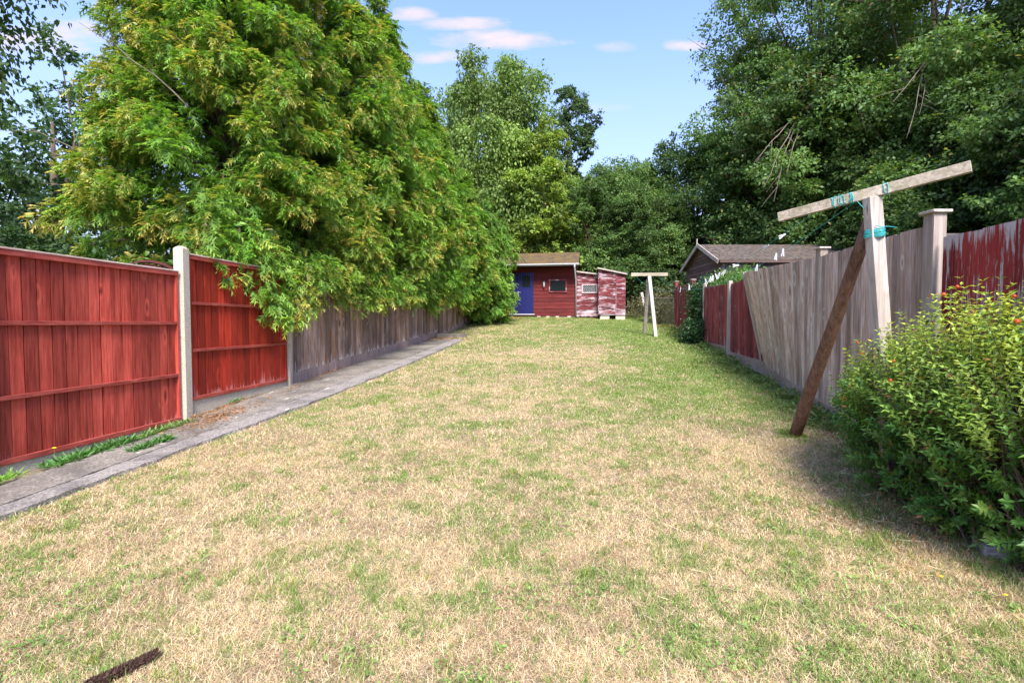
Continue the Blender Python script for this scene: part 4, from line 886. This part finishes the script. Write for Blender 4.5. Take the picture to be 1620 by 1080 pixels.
# behind the conifers and shed
bi = broadleaf(23, [(0, 0, 10.5, 3.1, 3, 4.0), (.5, 0, 6.5, 3.2, 3, 3.2)], 100, 900, .17, .8, (.065, .13, .03), (.24, .35, .07), 3, .2, strands=2.0)
place('birch_tree', 'tall weeping birch with drooping pale green branches above the conifers', 'tree', bi, -.9, 27.5, 0, .98)
dc = conifer(31, 12.6, 1.7, 5, 70, 7000, 0, L=.42, c_dark=(.018, .045, .018), c_mid=(.045, .10, .04), pw=1.5)
place('conifer', 'dark blackish conifer showing through the weeping birch', 'tree', dc, -.2, 28.9, 0)
def bare(parent_obj, name, segs, mat='twig'):
    o_ = parent_obj.location; mb = MB(tuple(o_)); rr_ = random.Random(len(segs))
    for p, q, rad in segs:
        p, q = Vector(p), Vector(q); L_ = (q - p).length
        pts = [p.lerp(q, t) + Vector((rr_.gauss(0, .025), rr_.gauss(0, .02), rr_.gauss(0, .025) - .12 * L_ * t * t)) for t in np.linspace(0, 1, 7)]; mb.tube(pts, [rad * (1 - .8 * t) for t in np.linspace(0, 1, 7)], 5, cap=False)
        for k in (2, 3, 4, 5):
            e = pts[k] + Vector((rr_.gauss(0, .2), rr_.gauss(0, .15), rr_.uniform(-.35, .1))) * L_ * .35 + (q - p) * .15; mb.tube([pts[k], (pts[k] + e) / 2 + Vector((0, 0, .02)), e], [rad * .4, rad * .3, rad * .1], 4, cap=False)
    ob = mb.build(name, M[mat], parent_obj); return ob
dn = broadleaf(24, [(0, 0, 14.2, 2.3, 2.3, 4.6), (.4, 0, 9, 2.4, 2.4, 3)], 80, 420, .20, .8, (.035, .075, .03), (.11, .18, .06), 5, .25)
place('poplar_tree', 'slender dark poplar rising alone against the sky right of the birch', 'tree', dn, 4.3, 38, 0, .93)
sap = broadleaf(25, [(0, 0, 6.3, 2.1, 2.0, 3.2), (.2, 0, 3.4, 2.4, 2.2, 2.4)], 90, 420, .17, .7, (.09, .16, .03), (.31, .42, .07), 2, .15, yellow=.05, up=.8)
place('broadleaf_tree', 'bright lime green tree behind the mossy shed roof', 'tree', sap, 1.3, 26.2, 0)
mid = broadleaf(26, [(0, 0, 6.0, 3.0, 2.8, 3.6), (.5, 0, 3.0, 3.2, 2.8, 2.8)], 130, 800, .14, .9, (.045, .095, .03), (.16, .27, .07), 2.2, .22, yellow=.02)
GW = 'dark trees behind the sheds'
place('broadleaf_tree', 'dark bushy tree directly behind the lean-to and plank store', 'tree', mid, 4.3, 27.0, 0, .82, GW)
place('broadleaf_tree', 'dark green tree rising against the sky above the far clothes post', 'tree', mid, 7.1, 29.5, 1.3, .97, GW)
place('broadleaf_tree', "dark tree behind the left end of the neighbour's shed", 'tree', mid, 10.2, 27.5, 2.6, 1.02, GW)
place('broadleaf_tree', 'low shadowy tree in the gap behind the far clothes post', 'tree', mid, 7.0, 25.2, 4.0, .66, GW)
place('broadleaf_tree', 'low dark tree filling the space behind the shed roof ridge', 'tree', mid, 2.2, 28.4, 3.2, .80, GW)
place('broadleaf_tree', 'far tree glimpsed behind the lime green tree', 'tree', mid, -.8, 33, 5.2, 1.0, GW)
place('broadleaf_tree', 'mid green tree below the poplar in the central dip of the treeline', 'tree', mid, 5.2, 33.5, .6, .95, GW)
# right-hand wood
big = broadleaf(27, [(0, 0, 11.5, 4.3, 4.2, 5.0), (-.6, 0, 6.8, 4.5, 4.2, 3.8), (.4, -.5, 3.5, 3.8, 3.6, 2.6)], 230, 900, .14, 1.1, DK, LT, 3, .35, brown=.03, yellow=.02, twigs=1)
GR = 'tall dark trees along the right'
tR1 = place('broadleaf_tree', 'tall tree forming the left edge of the dark wood on the right', 'tree', big, 14.0, 22.5, 0, 1.0, GR, sz=1.08)
tR2 = place('broadleaf_tree', 'large tree in the middle of the right hand wood, above the crossbar', 'tree', big, 16.6, 19.5, 1.9, 1.0, GR, sz=1.05)
place('broadleaf_tree', 'looser tree at the right edge with bright sky glinting between its leaves', 'tree', broadleaf(28, [(0, 0, 10.0, 4.4, 4.2, 4.6), (0, 0, 5.2, 4.2, 4.0, 3.4)], 120, 430, .15, .9, (.028, .055, .022), (.08, .14, .045), 3, .3, brown=.03), 18.3, 14.0, .5, 1.0, GR)
place('broadleaf_tree', "dark tree overhanging the neighbour's long shed roof", 'tree', mid, 13.2, 22.0, .9, 1.1, GR)
place('broadleaf_tree', 'low dark tree behind the two brown fence bays', 'tree', mid, 15.0, 17.2, 2.2, .9, GR)
place('broadleaf_tree', 'low dark tree behind the flaking red fence at the right edge', 'tree', mid, 15.2, 12.4, 3.9, .88, GR)

bare(CONA, 'bare_branch', [((-5.2, 7.9, 5.0), (-6.55, 7.5, 6.3), .016), ((-6.6, 8.6, 4.0), (-8.1, 8.0, 5.0), .016), ((-6.3, 8.4, 3.5), (-7.6, 7.9, 4.0), .012), ((-4.2, 8.3, 6.4), (-4.6, 7.9, 7.6), .014)])
for tt in (tR1, tR2): bpy.context.view_layer.update()
def bare_at(tree, segs):
    s_ = tree.scale.copy(); rz = tree.rotation_euler.z; o = bare(tree, 'bare_branch', segs)
    m_ = (Vector(tree.location)); inv = tree.matrix_basis.inverted() @ __import__('mathutils').Matrix.Translation(m_); o.matrix_basis = inv
bare_at(tR1, [((11.6, 20.0, 9.8), (9.2, 17.9, 7.0), .028), ((11.2, 19.6, 9.2), (9.5, 17.8, 6.4), .022), ((11.7, 20.0, 10.0), (8.9, 17.9, 7.9), .028), ((11.3, 19.5, 9.0), (9.9, 17.6, 7.3), .018)])
bare_at(tR2, [((15.2, 17.2, 11.4), (11.8, 15.2, 8.9), .028), ((14.0, 16.8, 10.2), (12.2, 15.0, 7.8), .02), ((14.2, 16.8, 10.0), (12.6, 15.2, 8.3), .018)])
# ---- shrub with red berries at right
def hypericum():
    org = np.array([2.95, 3.3, z1(3.3)]); root = empty('berry_shrub', tuple(org)); tag(root, 'dense leafy green shrub with small red berries in front of the right fence', 'shrub')
    tb = TB(); r_ = np.random.default_rng(5); E = [(3.28, 4.15, .78, .42, .50, .52), (3.02, 3.62, .85, .50, .60, .72), (2.98, 3.05, .95, .62, .65, .86), (2.95, 2.58, .98, .60, .55, .82)]
    st = MB(tuple(org)); tips = []
    wts = np.array([.17, .24, .32, .27]); n = 2500
    for i in range(n):
        e = E[r_.choice(4, p=wts)]; d = unit(r_.normal(0, 1, 3)); d[2] = abs(d[2]) if r_.random() < .35 else d[2]; rr = r_.uniform(.72, 1.03)
        T = np.array(e[:3]) + d * np.array(e[3:]) * rr; T[2] = max(T[2], z1(T[1]) + .06)
        B0 = np.array([e[0] + r_.normal(0, .08), e[1] + r_.normal(0, .1), z1(e[1])]); mid_ = B0 * .45 + T * .55 + np.array([0, 0, .16])
        ss = np.linspace(0, 1, 14)[:, None]; C = (1 - ss) ** 2 * B0 + 2 * ss * (1 - ss) * mid_ + ss ** 2 * T
        if i % 8 == 0: st.tube([tuple(C[k]) for k in (0, 4, 8, 11, 13)], [.006, .005, .0035, .0025, .0015], 4, (.5, .5, 0), cap=False)
        tan = unit(C[-1] - C[-4]); ks = 9; s = np.linspace(.70, 1.0, ks); out = []
        lenT = np.linalg.norm(T - mid_) ; P = np.repeat((1 - s[:, None]) ** 2 * B0 + 2 * s[:, None] * (1 - s[:, None]) * mid_ + s[:, None] ** 2 * T, 2, 0)
        a = np.repeat(np.arange(ks) * 1.57, 2) + np.tile([0, np.pi], ks) + r_.normal(0, .25, 2 * ks); u = unit(np.cross(tan, [0.1, 0.2, 1])); v = np.cross(tan, u)
        D = (u * np.cos(a)[:, None] + v * np.sin(a)[:, None]) * 1.0 + tan * .65 + r_.normal(0, .15, (2 * ks, 3)) + np.array([0, 0, -.05])
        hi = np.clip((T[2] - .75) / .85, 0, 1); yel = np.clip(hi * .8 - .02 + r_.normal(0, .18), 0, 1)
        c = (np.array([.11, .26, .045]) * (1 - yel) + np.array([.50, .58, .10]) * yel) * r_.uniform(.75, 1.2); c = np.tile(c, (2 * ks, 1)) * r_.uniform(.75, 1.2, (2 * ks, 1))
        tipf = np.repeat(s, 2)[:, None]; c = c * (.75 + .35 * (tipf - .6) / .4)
        c = np.where(r_.random((2 * ks, 1)) < .02, np.array([.38, .14, .06]), c)
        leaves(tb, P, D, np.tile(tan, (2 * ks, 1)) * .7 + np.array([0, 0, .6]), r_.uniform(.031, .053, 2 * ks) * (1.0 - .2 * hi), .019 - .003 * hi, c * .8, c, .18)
        if d[2] > .0: tips.append(T)
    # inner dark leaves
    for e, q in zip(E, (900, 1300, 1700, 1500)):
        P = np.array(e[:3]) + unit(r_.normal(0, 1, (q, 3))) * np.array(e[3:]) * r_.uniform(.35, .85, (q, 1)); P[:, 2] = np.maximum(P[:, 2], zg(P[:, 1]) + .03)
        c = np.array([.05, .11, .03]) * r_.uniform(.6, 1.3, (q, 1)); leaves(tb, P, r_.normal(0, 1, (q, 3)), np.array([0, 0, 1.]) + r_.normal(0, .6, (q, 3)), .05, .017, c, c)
    for k, V_ in enumerate(tb.V): tb.V[k] = V_ - org
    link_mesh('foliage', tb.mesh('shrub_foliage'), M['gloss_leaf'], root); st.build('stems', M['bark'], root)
    bm_ = MB(); bm_.tube([(0, 0, -.007), (0, 0, -.005), (0, 0, 0), (0, 0, .006), (0, 0, .009)], [.002, .006, .0085, .006, .001], 8, (.5, .5, 0)); bo = bm_.build('berry', M['berry'], root, smooth=True)
    sel = [tips[i] for i in r_.choice(len(tips), 46, replace=False)]
    for k, T in enumerate(sel):
        o = bo if k == 0 else bo.copy()
        if k: COL.objects.link(o); o.parent = root
        o.location = tuple(T - org + np.array([r_.normal(0, .01), r_.normal(0, .01), .012])); s_ = r_.uniform(1.0, 1.8); o.scale = (s_, s_, s_)
M['berry'] = plain('red_berry', (.62, .06, .015), (.40, .04, .015), 200, .35)
hypericum()
# ---- generic leafy mass
def mass(kind, label, cat, ells, n, L, cd, cl, mat='leaf', org=None, W=.6, up=.7, stuff=False, dirz=.1):
    tb = TB(); r_ = np.random.default_rng(abs(hash(label)) % 1000 if False else len(label) * 7); cd, cl = np.array(cd), np.array(cl); E = np.array(ells, float); org = np.array(org if org is not None else (E[0, 0], E[0, 1], z1(E[0, 1])))
    w_ = E[:, 3] * E[:, 4] * E[:, 5]; q = r_.choice(len(E), n, p=w_ / w_.sum()); nt_ = n // 14; tq = r_.choice(len(E), nt_, p=w_ / w_.sum())
    T = E[tq, :3] + unit(r_.normal(0, 1, (nt_, 3))) * E[tq, 3:] * r_.uniform(.5, 1.05, (nt_, 1)); j = r_.integers(0, nt_, n)
    P = T[j] + r_.normal(0, L * 1.1, (n, 3)); P[:, 2] = np.maximum(P[:, 2], zg(P[:, 1]) + .01)
    k = r_.random((n, 1)) * .6 + .4 * r_.random((nt_, 1))[j]; c = cd * (1 - k) + cl * k
    D = r_.normal(0, .7, (n, 3)) + np.array([0, 0, dirz]); N = np.array([0, 0, up]) + r_.normal(0, .5, (n, 3)); Lf = L * r_.uniform(.6, 1.3, n)
    leaves(tb, P - org, D, N, Lf, Lf * W, c * .85, c); o = link_mesh(kind, tb.mesh(kind), M[mat], None, tuple(org)); tag(o, label, cat, kind='stuff' if stuff else None); return o
mass('ivy', 'dark glossy ivy climbing over the red fence between its two ends', 'ivy', [(5.62, 14.5, 1.9, .28, .55, .85), (5.45, 14.2, 1.25, .42, .6, .45), (5.7, 15.0, 2.45, .25, .5, .3)], 5200, .075, (.02, .055, .02), (.07, .15, .05), 'gloss_leaf', W=.85)
mass('climbing_plant', "light green leafy plant behind the red fence in front of the neighbour's shed", 'plant', [(6.35, 13.6, 2.6, .6, .8, .42), (5.9, 12.2, 2.5, .45, .8, .32), (6.5, 15.0, 2.7, .4, .6, .5)], 4200, .09, (.06, .14, .03), (.20, .34, .09))
mass('bramble', 'tangled low bramble and dry stems beyond the far clothes post', 'bramble', [(6.35, 20.5, 2.2, .8, .9, .75), (5.6, 22.0, 2.2, .5, .5, .5)], 3800, .08, (.10, .09, .05), (.24, .23, .12))
mass('undergrowth', 'dark undergrowth in shade behind the plank store', 'undergrowth', [(7.0, 23.6, 2.9, 1.3, .8, 1.2), (8.6, 22.4, 2.8, 1.4, .8, 1.2), (6.2, 24.8, 3.0, 1.0, .7, 1.2)], 9000, .13, (.022, .05, .02), (.07, .12, .04))
mass('hedge', 'dark low hedge growth in the shade behind the red panels', 'hedge', [(-5.6, 7.4, 1.6, 1.0, 1.0, .95), (-6.9, 8.6, 1.7, 1.5, 1.2, 1.1), (-8.6, 9.3, 1.9, 1.4, 1.0, 1.1), (-5.3, 9.4, 1.7, .9, 1.4, .95)], 15000, .09, (.03, .075, .02), (.10, .19, .05))
mass('hedge', 'dark low hedge growth in the shade behind the brown left fence', 'hedge', [(-5.0, 12.0, 1.9, .9, 1.8, 1.0), (-4.4, 15.2, 2.2, .9, 2.0, 1.0), (-3.7, 18.5, 2.6, .9, 2.0, 1.0)], 12000, .10, (.03, .075, .02), (.10, .19, .05))
# creeping weeds under the right fence
def cover():
    tb = TB(); r_ = np.random.default_rng(77); n = 15000; y = r_.uniform(2.6, 18.5, n); wd = np.interp(y, [2.6, 4.5, 7, 10, 14, 18.5], [.25, .35, .55, .95, .7, .5]); x = fenceR(y) - np.abs(r_.normal(0, .5, n)) * wd; k = (x < fenceR(y) - .01) & (fbm(x, y, 1.6, 3) > .43 + .12 * (fenceR(y) - x) / wd); x, y = x[k], y[k]; n = len(x)
    h = r_.random(n) ** 2 * .14 * np.clip(1.1 - (fenceR(y) - x) / .8, .15, 1); P = np.stack([x, y, zg(y) + .01 + h], 1); q = r_.random((n, 1)); c = np.array([.075, .155, .04]) * (1 - q) + np.array([.21, .29, .08]) * q
    c = np.where(r_.random((n, 1)) < .14, np.array([.34, .26, .10]), c); L = (.03 + .0026 * y) * r_.uniform(.6, 1.4, n); leaves(tb, P, r_.normal(0, .7, (n, 3)) + np.array([0, 0, .35]), np.array([0, 0, 1.]) + r_.normal(0, .45, (n, 3)), L, L * .6, c, c * 1.1); return tb
tag(link_mesh('ground_cover', cover().mesh('ground_cover'), M['leaf']), 'creeping green weeds and ivy along the foot of the right fence', 'ground cover', kind='stuff')
def litter():
    tb = TB(); r_ = np.random.default_rng(78)
    P = []
    for cx, cy, sx, sy, q in ((-3.62, 5.9, .12, .35, 700), (-2.35, 15.4, .35, .3, 900), (-.6, 21.9, .8, .25, 900), (-3.95, 6.6, .06, .7, 600), (4.55, 6.9, .2, .4, 700), (2.75, 3.3, .3, .35, 900), (-3.5, 9.5, .05, 1.2, 500), (6.3, 19.3, .5, .5, 600), (3.6, 5.3, .15, .4, 500)):
        P.append(np.stack([r_.normal(cx, sx, q), r_.normal(cy, sy, q), np.zeros(q)], 1))
    P = np.concatenate(P); onp = (P[:, 0] > pathL(P[:, 1])) & (P[:, 0] < pathR(P[:, 1])) & (P[:, 1] < 15.3); P[:, 2] = zg(P[:, 1]) + np.where(onp, .048, .012) + r_.random(len(P)) * .01; n = len(P)
    c = np.array([.36, .19, .09]) * r_.uniform(.5, 1.5, (n, 1)); L = r_.uniform(.02, .045, n) * (1 + .05 * P[:, 1]); leaves(tb, P, r_.normal(0, 1, (n, 3)) * np.array([1, 1, .2]), np.array([0, 0, 1.]) + r_.normal(0, .3, (n, 3)), L, L * .3, c, c); return tb
tag(link_mesh('leaf_litter', litter().mesh('leaf_litter'), M['grass']), 'dry brown leaf litter and conifer needles on path and borders', 'leaf litter', kind='stuff')
# weed clumps by the path
def clump(label, x, y, sx, sy, n, L, rot=.13, col=(.085, .20, .05), flower=None):
    r_ = np.random.default_rng(int(abs(x * 100) + y * 10)); org = np.array([x, y, z1(y) + .03]); root = empty('weed_clump', tuple(org)); tag(root, label, 'weeds'); tb = TB()
    u = r_.normal(0, .5, n) * sx; v = r_.uniform(-1, 1, n) * sy; P = np.stack([u * math.cos(rot) + v * math.sin(rot), -u * math.sin(rot) + v * math.cos(rot), np.zeros(n)], 1); P[:, 2] = zg(P[:, 1] + y) - z1(y) + .01
    a = r_.uniform(0, 6.28, n); e = r_.uniform(.15, 1.1, n); D = np.stack([np.cos(a) * np.cos(e), np.sin(a) * np.cos(e), np.sin(e)], 1); c = np.array(col) * r_.uniform(.7, 1.6, (n, 1)); Lf = L * r_.uniform(.5, 1.2, n)
    leaves(tb, P, D, np.tile([0, 0, 1.], (n, 1)) + r_.normal(0, .3, (n, 3)), Lf, Lf * .22, c * .8, c * 1.1, .1); link_mesh('leaves', tb.mesh('leaves'), M['leaf'], root)
    if flower:
        f = MB(); fx_, fy_, fz_ = flower; f.tube([(fx_, fy_, 0), (fx_, fy_, fz_)], .0015, 4); f.build('stalk', M['stalk'], root)
        f = MB(); f.tube([(fx_, fy_, fz_), (fx_, fy_, fz_ + .008), (fx_, fy_, fz_ + .012)], [.005, .017, .012], 12); f.build('flower', M['yellow'], root)
M['yellow'] = plain('yellow_petals', (.85, .60, .02), (.80, .50, .01), 100, .6); M['stalk'] = plain('green_stalk', (.15, .25, .06))
clump('long green weed strip between large red panel and path, with one yellow flower', -3.96, 4.55, .07, .42, 420, .10, flower=(-.10, -.30, .13))
clump('green weeds continuing along the base of the red panel up to the concrete post', -3.86, 5.35, .05, .35, 240, .085, col=(.13, .23, .06))
clump('lone green weed tuft growing from the crack in the path', -3.60, 4.78, .05, .22, 260, .085)
clump('bright green weed at the left picture edge on the path side', -4.12, 3.86, .05, .12, 90, .09, col=(.20, .36, .06))
clump('small weed tuft at the foot of the deep red panel', -3.88, 6.75, .04, .10, 60, .06)
for x, y, lab in ((2.46, 2.36, 'tiny yellow flower in grass nearest the lower right corner'), (2.28, 2.52, 'tiny yellow flower in grass left of the lower right corner')):
    o_ = (x, y, z1(y)); r = empty('wild_flower', o_); tag(r, lab, 'flower'); f = MB(); f.tube([(0, 0, 0), (0, 0, .04)], .001, 4); f.build('stalk', M['stalk'], r); f = MB(); f.tube([(0, 0, .04), (0, 0, .046), (0, 0, .049)], [.003, .009, .006], 10); f.build('flower_head', M['yellow'], r)
# leaning wire mesh panel beyond the far red fence
def mesh_panel():
    org = (6.3, 20.2, z1(20.2)); r = empty('wire_mesh_panel', org); tag(r, 'leaning wire mesh panel beyond the end of the far red fence', 'mesh panel'); mb = MB(org)
    a0, a1 = Vector((5.95, 20.9, 1.55)), Vector((6.5, 19.2, 1.42)); u0, u1 = Vector((5.72, 20.9, 2.62)), Vector((6.45, 19.2, 2.5)); n = 14
    F_ = lambda s, t: a0.lerp(a1, s).lerp(u0.lerp(u1, s), t)
    for k in range(-n, n):
        for sg in (0, 1):
            s0, s1 = k / n, k / n + .7; t0, t1 = (0, 1) if sg == 0 else (1, 0)
            ta, tb_ = max(0, (0 - s0) / .7), min(1, (1 - s0) / .7)
            if tb_ > ta: mb.tube([F_(s0 + .7 * ta, t0 + (t1 - t0) * ta), F_(s0 + .7 * tb_, t0 + (t1 - t0) * tb_)], .006, 4)
    mb.build('wire_mesh', M['mesh_wire'], r)
    mb = MB(org); mb.bar(u0, u1, .03, .04); mb.build('top_bar', M['post_brown'], r)
    mb = MB(org); mb.bar((5.88, 20.95, 1.5), (5.60, 20.95, 2.85), .11, .05, up=(0, 1, 0)); mb.build('stake', M['post_grey'], r)
M['mesh_wire'] = plain('greenish_wire', (.22, .22, .13), (.14, .14, .09), 10, .8)
mesh_panel()
